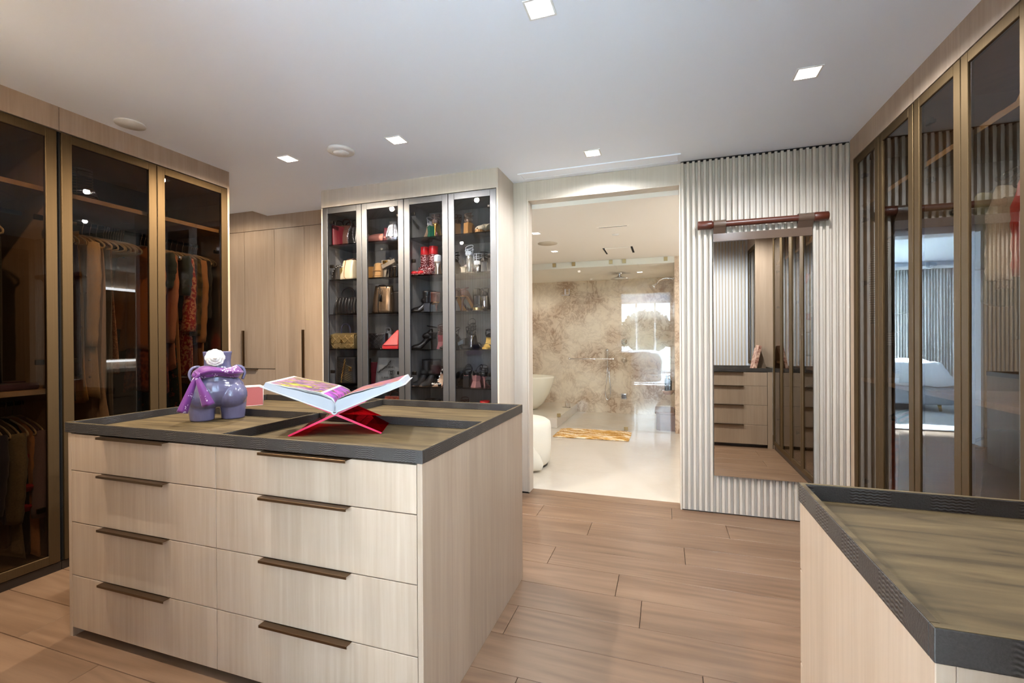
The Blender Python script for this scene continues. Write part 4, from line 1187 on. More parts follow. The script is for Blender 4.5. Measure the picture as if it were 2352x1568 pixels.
# open art book lying in the stand
bo = thing('open_book', 'large white hardback opened at colourful floral pages on the red stand', 'book', (bx, by, ZI), BA)
AL = math.radians(21.6); BHH = .333; ZS = .093
def bk_pt(s, t, h, y):
    """t = distance from the spine along the board, h = height above the board"""
    return (s * (t * math.cos(AL) - h * math.sin(AL)), y, ZS + t * math.sin(AL) + h * math.cos(AL))
pm('book_white', (178, 182, 188), .5); pm('page_white', (196, 195, 192), .7)
def page_edge():
    m_ = pm('page_edge', (232, 234, 238), .8)
    nt = m_.node_tree; b_ = nt.nodes['Principled BSDF']
    tc = N(nt, 'ShaderNodeTexCoord'); w = N(nt, 'ShaderNodeTexWave'); w.bands_direction = 'Z'; w.inputs['Scale'].default_value = 320; w.inputs['Distortion'].default_value = 1
    nt.links.new(tc.outputs['Object'], w.inputs['Vector'])
    rp_ = N(nt, 'ShaderNodeValToRGB'); rp_.color_ramp.elements[0].color = srgb(150, 154, 160); rp_.color_ramp.elements[1].color = srgb(180, 183, 188)
    nt.links.new(w.outputs['Fac'], rp_.inputs['Fac']); nt.links.new(rp_.outputs[0], b_.inputs['Base Color'])
page_edge()
def prof_top(t):
    return interp([(0.0, .010), (.010, .030), (.030, .041), (.07, .041), (.14, .033), (.22, .025), (.285, .020)], t)
for s in (-1, 1):
    c = MB()
    vs = []
    for y in (-.004, BHH + .004):
        vs += [bk_pt(s, .006, -.0035, y), bk_pt(s, .297, -.0035, y), bk_pt(s, .297, 0, y), bk_pt(s, .006, 0, y)]
    c.add(vs, [(0, 1, 2, 3), (7, 6, 5, 4), (0, 4, 5, 1), (1, 5, 6, 2), (2, 6, 7, 3), (3, 7, 4, 0)])
    build('cover_board', c, 'book_white', bo, bevel=.001)
    ts = [0.0, .006, .012, .02, .03, .045, .065, .09, .12, .16, .20, .24, .285]
    top = [(t, prof_top(t)) for t in ts]
    poly = top + [(.287, .0003), (.0, .0003)]
    pb = MB()
    l0 = [bk_pt(s, t, h, .004) for t, h in poly]; l1 = [bk_pt(s, t, h, BHH - .004) for t, h in poly]
    if s > 0: l0.reverse(); l1.reverse()
    pb.loft([l0, l1], caps=True, smooth=False)
    build('page_block', pb, 'page_edge', bo)
    # fanned loose leaves near the gutter
    for k_, lift in enumerate((.006, .012) if s < 0 else (.005,)):
        lf = MB().grid(lambda u, v: bk_pt(s, .004 + .279 * u, prof_top(.004 + .279 * u) * (1 - u * .0) + lift * math.sin(PI * min(1, u * 1.0)) ** .8 * (1 - u) * 1.6 + .0006, .005 + (BHH - .010) * v), 20, 2)
        build('leaf', lf, 'page_white', bo, solid=.0004)
def picture(name, cols, scale, seed):
    m_, nt, b_ = new_mat(name); L = nt.links
    tc = N(nt, 'ShaderNodeTexCoord'); mp = N(nt, 'ShaderNodeMapping'); mp.inputs['Location'].default_value = (seed, seed * 2, seed); mp.inputs['Scale'].default_value = (1, 1.6, 1)
    L.new(tc.outputs['Object'], mp.inputs['Vector'])
    n1 = N(nt, 'ShaderNodeTexNoise'); n1.inputs['Scale'].default_value = scale; n1.inputs['Detail'].default_value = 5; n1.inputs['Distortion'].default_value = 1.6; L.new(mp.outputs[0], n1.inputs['Vector'])
    rp_ = N(nt, 'ShaderNodeValToRGB'); el = rp_.color_ramp.elements
    el[0].position = .28; el[0].color = srgb(*cols[0]); el[1].position = .74; el[1].color = srgb(*cols[-1])
    for i, c_ in enumerate(cols[1:-1]):
        k_ = el.new(.28 + .46 * (i + 1) / (len(cols) - 1)); k_.color = srgb(*c_)
    L.new(n1.outputs['Fac'], rp_.inputs['Fac']); L.new(rp_.outputs[0], b_.inputs['Base Color']); b_.inputs['Roughness'].default_value = .3
picture('picture_a', [(30, 24, 30), (62, 40, 96), (160, 108, 146), (58, 54, 24), (168, 166, 36), (196, 150, 110)], 11, 3.1)
picture('picture_b', [(100, 44, 100), (176, 80, 166), (120, 60, 150), (80, 74, 24), (170, 158, 40)], 9, 5.2)
picture('picture_c', [(44, 30, 90), (96, 54, 132), (170, 100, 84), (84, 78, 30), (150, 154, 44)], 13, 8.4)
for s, t0, t1, mt in ((-1, .082, .272, 'picture_a'), (-1, .012, .070, 'picture_b'), (1, .012, .272, 'picture_c')):
    ex = .0135 if s < 0 else .0065
    pg = MB().grid(lambda u, v: bk_pt(s, t0 + (t1 - t0) * u, prof_top(t0 + (t1 - t0) * u) + (.012 if s < 0 else .005) * math.sin(PI * ((t0 + (t1 - t0) * u) - .004) / .279) ** .8 * (1 - ((t0 + (t1 - t0) * u) - .004) / .279) * 1.6 + .0016, .014 + (BHH - .028) * v), 24, 10)
    build('printed_page', pg, mt, bo)
sp = MB()
loops = []
for y in (-.004, BHH + .004):
    loops.append([bk_pt(-1, .012, -.0035, y), bk_pt(-1, .004, -.008, y), (0, y, ZS - .0085), bk_pt(1, .004, -.008, y), bk_pt(1, .012, -.0035, y), bk_pt(1, .010, -.001, y), (0, y, ZS - .004), bk_pt(-1, .010, -.001, y)])
sp.loft(loops, smooth=False)
build('spine', sp, 'book_white', bo)
# ================================================================== CLOTHES
fabric('c_navy', (34, 34, 62)); fabric('c_plum', (74, 36, 58)); fabric('c_beige', (206, 180, 140)); fabric('c_taupe', (196, 170, 146), rough=.4, sheen=.4)
fabric('c_grey', (96, 92, 88)); fabric('c_gold', (214, 166, 92)); fabric('c_black', (22, 21, 22)); fabric('c_pink', (214, 150, 124)); fabric('c_orange', (206, 126, 56))
fabric('c_denim', (56, 74, 82)); fabric('c_tan', (196, 146, 100)); fabric('c_olive', (96, 86, 52), (60, 54, 38), 22, thr=.5, hard=.03)
fabric('c_floral', (176, 44, 40), (226, 170, 120), 52, thr=.52, hard=.03); fabric('c_rust', (176, 84, 50), (120, 44, 34), 40, thr=.5, hard=.1)
fabric('c_teal', (30, 52, 50), (150, 70, 40), 34, thr=.62, hard=.03); fabric('c_wool', (132, 122, 96), (104, 96, 74), 120, thr=.5, hard=.2)
fabric('c_peach', (220, 160, 104)); fabric('c_brown', (92, 70, 58)); fabric('c_white', (230, 230, 224)); fabric('c_sage', (150, 158, 136)); fabric('c_red', (196, 34, 30))
fabric('c_stripe', (40, 36, 38), (190, 178, 170), 22, thr=.6, hard=.1, kind='stripe'); fabric('c_darkstripe', (34, 26, 28), (92, 74, 70), 26, thr=.6, hard=.15, kind='vstripe')
fabric('c_purple', (58, 46, 96)); fabric('c_lilac', (150, 132, 150)); fabric('c_charcoal', (52, 50, 52))
def sparkle(name, base, bright, scale, frac, rough=.25, metal=.4):
    m_, nt, b_ = new_mat(name); L = nt.links
    tc = N(nt, 'ShaderNodeTexCoord'); vo = N(nt, 'ShaderNodeTexVoronoi'); vo.inputs['Scale'].default_value = scale; L.new(tc.outputs['Object'], vo.inputs['Vector'])
    sp = N(nt, 'ShaderNodeSeparateXYZ'); L.new(vo.outputs['Color'], sp.inputs[0])
    f = math_node(nt, 'GREATER_THAN', sp.outputs[0], 1.0 - frac)  # bright cells paint glints into the base colour
    mx = N(nt, 'ShaderNodeMixRGB'); L.new(f, mx.inputs[0]); mx.inputs[1].default_value = srgb(*base); mx.inputs[2].default_value = srgb(*bright)
    L.new(mx.outputs[0], b_.inputs['Base Color']); b_.inputs['Roughness'].default_value = rough; b_.inputs['Metallic'].default_value = metal
    bp = N(nt, 'ShaderNodeBump'); bp.inputs['Strength'].default_value = .6; bp.inputs['Distance'].default_value = .003; L.new(sp.outputs[1], bp.inputs['Height']); L.new(bp.outputs[0], b_.inputs['Normal'])
sparkle('sequin', (176, 112, 84), (244, 196, 160), 190, .3, .25, .6); sparkle('sequin_black', (22, 20, 22), (150, 146, 150), 170, .08)
pm('velvet_cream', (206, 190, 158), .9, sheen=.5); pm('velvet_black', (26, 24, 24), .9); pm('heart_red', (190, 20, 36), .7)
pm('stud', (150, 128, 92), .3, 1.0)

def hanger(loc, rz, label, group, col, hw=.205):
    t = thing('hanger', label, 'hanger', loc, rz, group)
    hk = [(.0, 0, -.075), (0, 0, -.045)] + [(.016 * math.sin(a) + 0, 0, -.0015 + .016 * math.cos(a) - .0) for a in [math.radians(d) for d in range(190, -75, -26)]]
    hk = [(0, 0, -.075), (0, 0, -.04), (.012, 0, -.012)] + [(.0165 * math.cos(a), 0, .0165 * math.sin(a)) for a in [math.radians(d) for d in (-20, 20, 60, 100, 140, 180, 205)]]
    build('hook', MB().tube(hk, .0022, 6), 'chrome', t)
    pth = smooth_path([(0, 0, -.072), (.07, 0, -.088), (.15, 0, -.112), (hw - .008, 0, -.137), (hw + .004, 0, -.152), (hw - .012, 0, -.163), (.1, 0, -.163), (-.1, 0, -.163), (-hw + .012, 0, -.163), (-hw - .004, 0, -.152), (-hw + .008, 0, -.137), (-.15, 0, -.112), (-.07, 0, -.088), (0, 0, -.072)], 4)
    build('frame', MB().tube(pth, .0062, 8, caps=False, flat=.6, upv=(0, 1, 0)), col, t)
    return t

HPROTO = {}
def put_hanger(loc, rz, label, group, col):
    key = col
    if key not in HPROTO:
        HPROTO[key] = hanger(loc, rz, label, group, col); return HPROTO[key]
    return dup(HPROTO[key], loc, rz, label, group)

def garment(name, label, cat, loc, L, mat, wt=.20, wb=.22, th=.022, sleeve=None, smat=None, rz=0.0, seed=1, folds=5, fa=.012, neck=.05, group=None, shoulders=True, flare=1.6, n=36, asym=0.0):
    """hangs from loc (rod centre); x is the width, y the thickness"""
    rd = random.Random(seed)
    th *= .62; fa *= .7
    t = thing(name, label, cat, loc, rz, group)
    ph = rd.uniform(0, 6); p2 = rd.uniform(0, 6)
    b = MB(); loops = []
    vs_ = [0, .012, .03, .05, .07, .10, .15, .22, .3, .4, .5, .6, .7, .8, .88, .95, 1.0]
    ztop = -.076
    for v in vs_:
        s = v * L
        if shoulders:
            if s < .085: w = neck + (wt - neck) * (s / .085) ** .8
            else: w = wt + (wb - wt) * ((s - .085) / (L - .085)) ** flare
        else:
            w = wt * .92 + (wb - wt * .92) * v ** flare
        tt = th * (.35 + .65 * min(1, s / .12)) * (1 + .35 * v)
        A = fa * min(1, s / .25)
        loop = []
        for k in range(n):
            a = 2 * PI * k / n
            cx = math.cos(a); sy = math.sin(a)
            x = w * (abs(cx) ** .75) * (1 if cx >= 0 else -1) + asym * v
            y = tt * sy + A * math.sin(folds * x / max(wb, .05) * 2.2 + ph + v * .8) + .4 * A * math.sin(folds * 2.3 * x / wb + p2 + 2 * v)
            z = ztop - s - (.012 * math.sin(3 * a + p2) * (v ** 3))
            loop.append((x, y, z))
        loops.append(loop)
    b.loft(loops, caps=True)
    build('body', b, mat, t)
    if sleeve:
        sl, sr0, sr1, lean = sleeve
        sr1 = min(sr1, .056); lean = min(lean, .270 - wt - sr1)
        for s in (-1, 1):
            p0 = Vector((s * (wt - .022), 0, ztop - .075)); p1 = Vector((s * (wt + .012), -.012, ztop - .075 - sl * .5)); p3 = Vector((s * (wt + lean), -.02 - rd.uniform(0, .015), ztop - .075 - sl))
            pp = smooth_path([p0, p0 * .4 + p1 * .6 + Vector((s * .012, 0, 0)), p1, p1 * .45 + p3 * .55, p3], 4)
            rr_ = [sr0 + (sr1 - sr0) * i / (len(pp) - 1) + .003 * math.sin(i * 1.9) for i in range(len(pp))]
            build('sleeve', MB().tube(pp, rr_, 12, flat=.62, upv=(0, 1, 0)), smat or mat, t)
    return t

GH = 'cream velvet hanger carrying a garment in the left wardrobe'
RZL = 2.0
def hung_left(y, z, *a, rz=0.0, hc='velvet_cream', hl=None, **k):
    put_hanger((ROD_L, y, z), rz, hl or GH, 'hangers holding clothes on the left', hc)
    return garment(*a, loc=(ROD_L, y, z), rz=rz, **k)
def gl(name, label, cat, y, L, mat, **k):
    z = k.pop('z', RZL); rz = k.pop('rz', 0)
    put_hanger((ROD_L, y, z), rz, GH, 'hangers holding clothes in the left wardrobe', 'velvet_cream')
    return garment(name, label, cat, (ROD_L, y, z), L, mat, rz=rz, **k)
# long rail, seen through the middle pane
gl('jacket', 'dark navy jacket hanging at the window end of the long gown rail', 'jacket', 1.7, .62, 'c_navy', wt=.2, wb=.235, sleeve=(.5, .05, .045, .02), seed=2)
gl('dress', 'charcoal pinstripe dress hanging behind the navy jacket', 'dress', 1.73, 1.0, 'c_darkstripe', wt=.19, wb=.2, seed=4)
gl('blouse', 'dark plum blouse hanging between the pinstripe dress and the gold skirt', 'blouse', 1.755, .86, 'c_plum', wt=.19, wb=.22, seed=5)
gl('skirt', 'golden yellow pleated skirt hanging beside the studded coat', 'skirt', 1.79, 1.02, 'c_gold', wt=.16, wb=.215, shoulders=False, seed=6, folds=9)
cb_ = gl('coat', 'long cream button-studded coat with gathered sleeves', 'coat', 1.83, 1.0, 'c_beige', wt=.205, wb=.235, th=.03, sleeve=(.62, .055, .04, .01), seed=7)
for i in range(7):
    for dx in (0, 1):
        build('stud', MB().sphere((.15 + .055 * dx + .004 * i, -.045 + .008 * dx, -.35 - .1 * i), .007, 8, 6), 'stud', cb_)
gl('gown', 'long champagne satin gown falling nearly to the floor', 'gown', 1.885, 1.22, 'c_taupe', wt=.185, wb=.235, th=.026, folds=8, fa=.02, seed=8)
gl('gown', 'long smoke grey chiffon gown behind the champagne gown', 'gown', 1.925, 1.35, 'c_grey', wt=.18, wb=.24, folds=7, seed=9)
gl('dress', 'narrow rose gold sequin dress beside the empty hangers', 'dress', 1.96, .86, 'sequin', wt=.15, wb=.205, shoulders=True, seed=10, fa=.006)
for i in range(9):
    put_hanger((ROD_L, 2.0 + .014 * i, RZL), random.uniform(-.06, .06), 'empty cream velvet hanger at the middle of the long gown rail', 'empty hangers in the left wardrobe', 'velvet_cream')
# same rail, seen through the right-hand pane
gl('blouse', 'burnt orange silk blouse hanging behind the wardrobe door stile', 'blouse', 2.225, .72, 'c_orange', wt=.19, wb=.22, sleeve=(.5, .05, .045, .015), seed=11)
gl('dress', 'rust and red printed dress under the orange blouse', 'dress', 2.25, 1.02, 'c_rust', wt=.18, wb=.225, folds=8, seed=12)
gl('jacket', 'dark teal denim jacket with short sleeves', 'jacket', 2.275, .56, 'c_denim', wt=.205, wb=.21, sleeve=(.22, .06, .062, .02), seed=13)
gl('coat', 'salmon pink tailored coat in the left wardrobe', 'coat', 2.3, .86, 'c_pink', wt=.20, wb=.235, th=.028, sleeve=(.6, .052, .04, .015), seed=14, fa=.008)
gl('gown', 'dark teal evening gown with orange speckles', 'gown', 2.33, 1.45, 'c_teal', wt=.17, wb=.235, folds=7, seed=15)
gl('dress', 'sand coloured long dress beside the denim jacket', 'dress', 2.355, 1.15, 'c_tan', wt=.17, wb=.2, seed=16)
gl('jacket', 'blue grey denim jacket with wide rolled cuff', 'jacket', 2.39, .5, 'c_denim', wt=.205, wb=.2, sleeve=(.26, .058, .07, .03), seed=17)
gl('dress', 'red and cream floral dress with flared sleeves', 'dress', 2.43, .9, 'c_floral', wt=.19, wb=.225, sleeve=(.52, .05, .07, .02), seed=18, folds=7)
gl('jacket', 'olive camouflage jacket hanging beside the long camel coat', 'jacket', 2.47, .68, 'c_olive', wt=.20, wb=.215, sleeve=(.55, .055, .045, .02), seed=19)
gl('coat', 'long camel coat with dark cuff bands', 'coat', 2.515, .98, 'c_tan', wt=.205, wb=.23, th=.028, sleeve=(.6, .052, .042, .03), seed=20)
gl('dress', 'black dress with silver beaded cuffs', 'dress', 2.56, .9, 'c_black', wt=.19, wb=.2, sleeve=(.42, .05, .035, .04), seed=21)
for i in range(4):
    put_hanger((ROD_L, 2.585 + .014 * i, RZL), random.uniform(-.05, .05), 'empty cream velvet hanger at the closet end of the long gown rail', 'empty hangers in the left wardrobe', 'velvet_cream')
# left unit, upper rail: dark evening wear
gu = 1.99
gl('gown', 'black sequin gown hanging on the upper rail above the shelf', 'gown', 1.37, .80, 'sequin_black', wt=.18, wb=.22, z=gu, seed=22)
gl('dress', 'plain black dress on the upper rail beside the sequin gown', 'dress', 1.43, .86, 'c_black', wt=.18, wb=.2, z=gu, seed=23)
gl('dress', 'charcoal evening dress on the upper rail', 'dress', 1.30, .84, 'c_charcoal', wt=.18, wb=.2, z=gu, seed=24)
gl('jacket', 'black tailored jacket at the near end of the upper rail', 'jacket', 1.23, .7, 'c_black', wt=.2, wb=.22, z=gu, sleeve=(.55, .05, .04, .01), seed=25)
# left unit, lower rail
gz = .915
gl('jacket', 'dark navy wool jacket on the lower rail', 'jacket', 1.42, .52, 'c_navy', wt=.19, wb=.22, z=gz, sleeve=(.4, .05, .045, .01), seed=26)
gl('coat', 'brown suede coat on the lower rail beside the navy jacket', 'coat', 1.45, .66, 'c_brown', wt=.19, wb=.2, z=gz, seed=27)
gl('coat', 'grey olive tweed coat on the lower rail', 'coat', 1.485, .72, 'c_wool', wt=.20, wb=.245, th=.04, z=gz, sleeve=(.46, .055, .05, .005), seed=28, fa=.008)
gl('dress', 'black slip dress on the lower rail next to the tweed coat', 'dress', 1.52, .72, 'c_black', wt=.18, wb=.2, z=gz, seed=29)
hp = gl('cardigan', 'peach cardigan with red hearts on the lower rail', 'cardigan', 1.553, .74, 'c_peach', wt=.20, wb=.225, th=.03, z=gz, seed=30, fa=.006)
for (hx, hz) in ((.19, -.55), (.205, -.44), (.13, -.62), (.17, -.28)):
    hm = MB(); pts = []
    for k in range(24):
        a = 2 * PI * k / 24
        pts.append((.0017 * 16 * math.sin(a) ** 3 * .6 * 1.4 + hx, -.05, hz + .0017 * (13 * math.cos(a) - 5 * math.cos(2 * a) - 2 * math.cos(3 * a) - math.cos(4 * a)) * .8))
    hm.loft([pts, [(p[0], p[1] + .03, p[2]) for p in pts]], smooth=False)
    build('heart_patch', hm, 'heart_red', hp)
gl('jacket', 'mauve fringed jacket at the end of the lower rail', 'jacket', 1.585, .62, 'c_lilac', wt=.20, wb=.21, z=gz, sleeve=(.46, .05, .045, .03), seed=31)

# right wardrobe
GR = 'black velvet hanger carrying a garment in the right wardrobe'
def gr(name, label, cat, y, L, mat, **k):
    z = k.pop('z', 1.99); rz = k.pop('rz', 0)
    put_hanger((1.48, y, z), rz, GR, 'hangers holding clothes in the right wardrobe', 'velvet_black')
    return garment(name, label, cat, (1.48, y, z), L, mat, rz=rz, **k)
gr('shirt', 'crisp white shirt with pointed tails in the right wardrobe', 'shirt', 2.34, .46, 'c_white', wt=.2, wb=.235, sleeve=(.36, .05, .06, .03), seed=40)
gr('dress', 'sage green cotton dress in the right wardrobe', 'dress', 2.45, .52, 'c_sage', wt=.2, wb=.225, sleeve=(.3, .055, .07, .04), seed=41)
gr('shirt', 'bright red shirt in the right wardrobe', 'shirt', 2.2, .48, 'c_red', wt=.2, wb=.23, sleeve=(.36, .05, .055, .03), seed=42)
gr('jacket', 'charcoal jacket between the white and the red shirt', 'jacket', 2.27, .66, 'c_charcoal', wt=.2, wb=.215, seed=43)
gr('shirt', 'second white shirt beside the red shirt', 'shirt', 2.13, .6, 'c_white', wt=.2, wb=.22, seed=44)
gr('dress', 'black dress beside the end panel of the shirt wardrobe', 'dress', 2.06, .82, 'c_black', wt=.19, wb=.2, seed=45)
gr('dress', 'dark grey striped wrap dress in the corner wardrobe', 'dress', 3.22, .86, 'c_darkstripe', wt=.2, wb=.225, sleeve=(.55, .05, .045, .02), seed=46)
gr('robe', 'black kimono robe in the corner wardrobe', 'robe', 3.13, .92, 'c_black', wt=.21, wb=.235, sleeve=(.45, .06, .08, .02), seed=47)
gr('shirt', 'black and white striped top in the corner wardrobe', 'shirt', 3.45, .7, 'c_stripe', wt=.2, wb=.21, sleeve=(.5, .05, .045, .02), seed=48)
gr('dress', 'dark navy dress in the corner wardrobe', 'dress', 3.06, .9, 'c_navy', wt=.19, wb=.2, seed=49)
gr('jacket', 'purple jacket in the corner wardrobe', 'jacket', 2.95, .7, 'c_purple', wt=.2, wb=.21, seed=50)
gr('dress', 'long scarlet dress in the dresser-side wardrobe', 'dress', 1.70, .86, 'c_red', wt=.18, wb=.2, seed=51)
gr('shirt', 'striped shirt in the dresser-side wardrobe', 'shirt', 1.58, .66, 'c_stripe', wt=.2, wb=.21, seed=52)
gr('shirt', 'deep red shirt in the dresser-side wardrobe', 'shirt', 1.45, .8, 'c_red', wt=.2, wb=.21, seed=53)
gr('blouse', 'white and sage blouse in the dresser-side wardrobe', 'blouse', 1.88, .6, 'c_sage', wt=.2, wb=.21, sleeve=(.3, .05, .06, .03), seed=54)
gr('jacket', 'brown suede jacket on the lower rail of the corner wardrobe', 'jacket', 3.2, .5, 'c_brown', wt=.2, wb=.21, z=.93, seed=55)
gr('jacket', 'rust jacket on the lower rail of the corner wardrobe', 'jacket', 3.3, .52, 'c_rust', wt=.2, wb=.21, z=.93, seed=56)
gr('skirt', 'black skirt on the lower rail of the shirt wardrobe', 'skirt', 2.55, .55, 'c_black', wt=.17, wb=.2, z=.93, shoulders=False, seed=57)
for i in range(7):
    put_hanger((1.48, 2.50 + .03 * i, 1.99), random.uniform(-.05, .05), 'empty black velvet hanger on the upper rail of the shirt wardrobe', 'empty hangers in the right wardrobe', 'velvet_black')
for i in range(6):
    put_hanger((1.48, 2.08 + .035 * i, .93), random.uniform(-.05, .05), 'empty black velvet hanger on the lower rail of the shirt wardrobe', 'empty hangers in the right wardrobe', 'velvet_black')

# accessories on wardrobe shelves
pm('straw', (196, 160, 112), .8, bump=.5, nscale=120)
t = thing('sun_hat', 'tan straw sun hat on the top shelf of the right wardrobe', 'hat', (1.36, 2.24, 2.097))
build('brim', MB().lathe([(.001, .02), (.09, .02), (.13, .012), (.165, .001), (.165, .004), (.13, .016), (.09, .024), (.001, .024)], 36), 'straw', t)
build('crown', MB().lathe([(.092, .02), (.088, .06), (.075, .095), (.04, .105), (.001, .105)], 36), 'straw', t)
t = thing('beaded_belt', 'dark red beaded belt coiled on the top shelf of the corner wardrobe end', 'belt', (1.30, 2.62, 2.097))
pm('bead_red', (110, 36, 44), .2)
bb = MB()
for i in range(34):
    a = i * .37; bb.sphere((.08 * math.cos(a) * (1 - i * .006), .11 * math.sin(a) * (1 - i * .006), .009 + .003 * (i % 2)), .009, 8, 6)
build('beads', bb, 'bead_red', t)
build('clasp', MB().rbox(.07, .1, -.02, .02, .0, .02, .004), 'gold', t)
t = thing('coil_necklace', 'tall stacked wire coil necklace on the top shelf of the gown wardrobe', 'necklace', (-3.42, 1.86, 2.10))
pm('wire_brass', (150, 116, 72), .3, 1.0)
cp = MB()
for i in range(14):
    r_ = .05 if i > 6 else .05 + .022 * (7 - i) / 7 * 2
    cp.tube([(r_ * math.cos(2 * PI * k / 24), r_ * math.sin(2 * PI * k / 24), .004 + .017 * i + .01 * math.cos(2 * PI * k / 24) * (i < 6)) for k in range(24)], .0022, 6, ring=True)
build('rings', cp, 'wire_brass', t)
build('clasp_bar', MB().tube([(-.05, 0, 0), (-.05, 0, .24)], .003, 6), 'wire_brass', t)
t = thing('clutch', 'flat plum clutch lying on the middle shelf of the left wardrobe', 'clutch', (-3.36, 1.44, 1.003))
build('body', MB().rbox(-.13, .13, -.12, .12, 0, .035, .012), 'c_plum', t)
build('flap', MB().rbox(-.13, .0, -.122, .122, .03, .041, .005), 'c_plum', t)
t = thing('jewel_headpiece', 'black beaded evening headpiece on the middle shelf of the left wardrobe', 'headpiece', (-3.4, 1.30, 1.003))
hb = MB(); rb = random.Random(4)
for i in range(120):
    a = rb.uniform(0, 2 * PI); z = rb.uniform(0, .22); r_ = (.11 * (1 - z / .25) + .01)
    hb.sphere((r_ * math.cos(a), r_ * math.sin(a), .008 + z), .008, 6, 4)
build('beads', hb, 'sequin_black', t)
build('form', MB().lathe([(.001, 0), (.11, 0), (.09, .08), (.04, .16), (.01, .23), (.001, .235)], 20), 'c_black', t)
# ================================================================== HANDBAGS AND SHOES IN THE DISPLAY CABINETS
pm('l_black', (20, 19, 20), .32, 0, .5); pm('l_black_matt', (26, 25, 26), .6); pm('l_brown', (70, 48, 40), .4); pm('l_gold', (196, 168, 112), .28, .75)
pm('l_cream', (222, 206, 176), .35); pm('l_tan', (178, 128, 72), .45); pm('l_silver', (196, 198, 204), .2, .9, noise=.3, nscale=60, bump=.6)
pm('l_pink', (206, 134, 116), .55); pm('l_bronze', (150, 124, 98), .25, .85); pm('l_red', (206, 32, 38), .3); pm('l_wine', (104, 20, 36), .5)
pm('l_grey', (104, 106, 108), .8, bump=.2, nscale=200); pm('l_taupe', (128, 116, 100), .5); pm('l_mustard', (170, 116, 50), .5); pm('l_choc', (74, 40, 30), .4)
fabric('wicker', (196, 152, 96), (120, 84, 46), 90, thr=.5, hard=.1, kind='stripe'); pm('crystal_red', (150, 28, 34), .25, .2, noise=.6, nscale=130, bump=1.0)
sparkle('glitter', (110, 24, 28), (250, 206, 204), 230, .22, .25, .2); pm('l_green', (24, 84, 62), .25); pm('l_nude', (206, 170, 140), .35); pm('l_mauve', (170, 120, 116), .4)
pm('l_white', (232, 228, 222), .3); pm('fluff', (222, 200, 192), .95, bump=1.0, nscale=160); pm('iridescent', (206, 200, 186), .15, .7); pm('l_yellow', (220, 178, 88), .35); pm('pearl', (240, 236, 228), .15, 0, .6)
pm('clear_vinyl', (214, 218, 222), .1, 0, .6); pm('snake', (120, 98, 78), .25, .3, noise=.5, nscale=120); pm('black_sequin2', (24, 23, 25), .18, .5, noise=.5, nscale=220, bump=.9)

def chain(path, r=.004, n=None):
    P = smooth_path(path, 8); L = 0; m_ = MB()
    acc = 0; step = r * 2.5; last = P[0]; k = 0
    for p, q in zip(P, P[1:]):
        seg = (q - p).length; s = 0
        while acc + seg - s >= step:
            s += step - acc; acc = 0
            c = p + (q - p) * (s / seg); d = (q - p).normalized(); a = d.orthogonal().normalized() if k % 2 else d.cross(d.orthogonal()).normalized()
            m_.tube([c + d * r * 1.7 * math.cos(t_) + a * r * math.sin(t_) for t_ in [2 * PI * i / 8 for i in range(8)]], r * .33, 5, ring=True); k += 1
        acc += seg - s
    return m_

def bag_body(w, d, h, top=.6, sag=.0, r=.02, wt=1.0, dome=0.0, n=28):
    """rounded-rectangle sections from base to top; top = depth ratio at the mouth, wt = width ratio at the mouth"""
    m_ = MB(); loops = []
    for v in (0, .03, .1, .25, .4, .55, .7, .82, .92, 1.0):
        hw = w / 2 * (1 + (wt - 1) * v); hd = d / 2 * (1 + (top - 1) * v ** 1.2)
        if dome:
            hw *= math.sqrt(max(.02, 1 - (v ** 3) * dome))
        if v == 0: hw *= .93; hd *= .9
        loop = []
        for k in range(n):
            a = 2 * PI * k / n; c, s = math.cos(a), math.sin(a); e = .45
            x = hw * abs(c) ** e * (1 if c > 0 else -1); y = hd * abs(s) ** e * (1 if s > 0 else -1)
            y += sag * d * math.sin(PI * v) * (1 if s > 0 else -1) * .3
            loop.append((x, y, h * v))
        loops.append(loop)
    m_.loft(loops)
    return m_
def arch(w, h, z0, y=0.0, r=.006, flat=1.0, n=10):
    return MB().tube(smooth_path([(-w / 2, y, z0 - .01), (-w / 2 * .96, y, z0 + h * .5), (-w / 2 * .6, y, z0 + h * .92), (0, y, z0 + h), (w / 2 * .6, y, z0 + h * .92), (w / 2 * .96, y, z0 + h * .5), (w / 2, y, z0 - .01)], 5), r, 8, flat=flat)

def bag(name, label, x, y, z, rz=0.0, cat='handbag', group=None):
    return thing(name, label, cat, (x, y, z), rz, group)
S = {1: SHZ[6], 2: SHZ[5], 3: SHZ[4], 4: SHZ[3], 5: SHZ[2], 6: SHZ[1]}
E_ = .0006
# --- first column
t = bag('tote_bag', 'dark chocolate slouchy tote on the top shelf of the handbag cabinet', -2.71, 3.47, S[1] + E_, .15)
build('body', bag_body(.15, .12, .20, .55, .3), 'l_choc', t); build('handle', arch(.08, .07, .18, -.03), 'l_choc', t); build('handle', arch(.08, .06, .18, .03), 'l_choc', t)
t = bag('shoulder_bag', 'black shoulder bag with silver chain on the top shelf of the handbag cabinet', -2.60, 3.42, S[1] + E_, -.1)
build('body', bag_body(.11, .09, .16, .6), 'l_black', t); build('chain', chain([(.03, -.05, .16), (.035, -.06, .08), (.05, -.065, .004), (.0, -.07, .004), (-.02, -.065, .08), (0, -.05, .16)], .005), 'chrome', t)
build('strap', arch(.08, .08, .15), 'l_black', t)
t = bag('hanging_tote', 'maroon narrow tote with zip pull on the top shelf beside the cabinet wall', -2.765, 3.40, S[1] + E_, 1.2)
build('body', bag_body(.14, .05, .18, .7), 'l_wine', t); build('handle', arch(.08, .06, .17), 'l_black', t); build('zip_pull', MB().tube([(.04, -.03, .17), (.04, -.035, .09)], .003, 6), 'chrome', t)
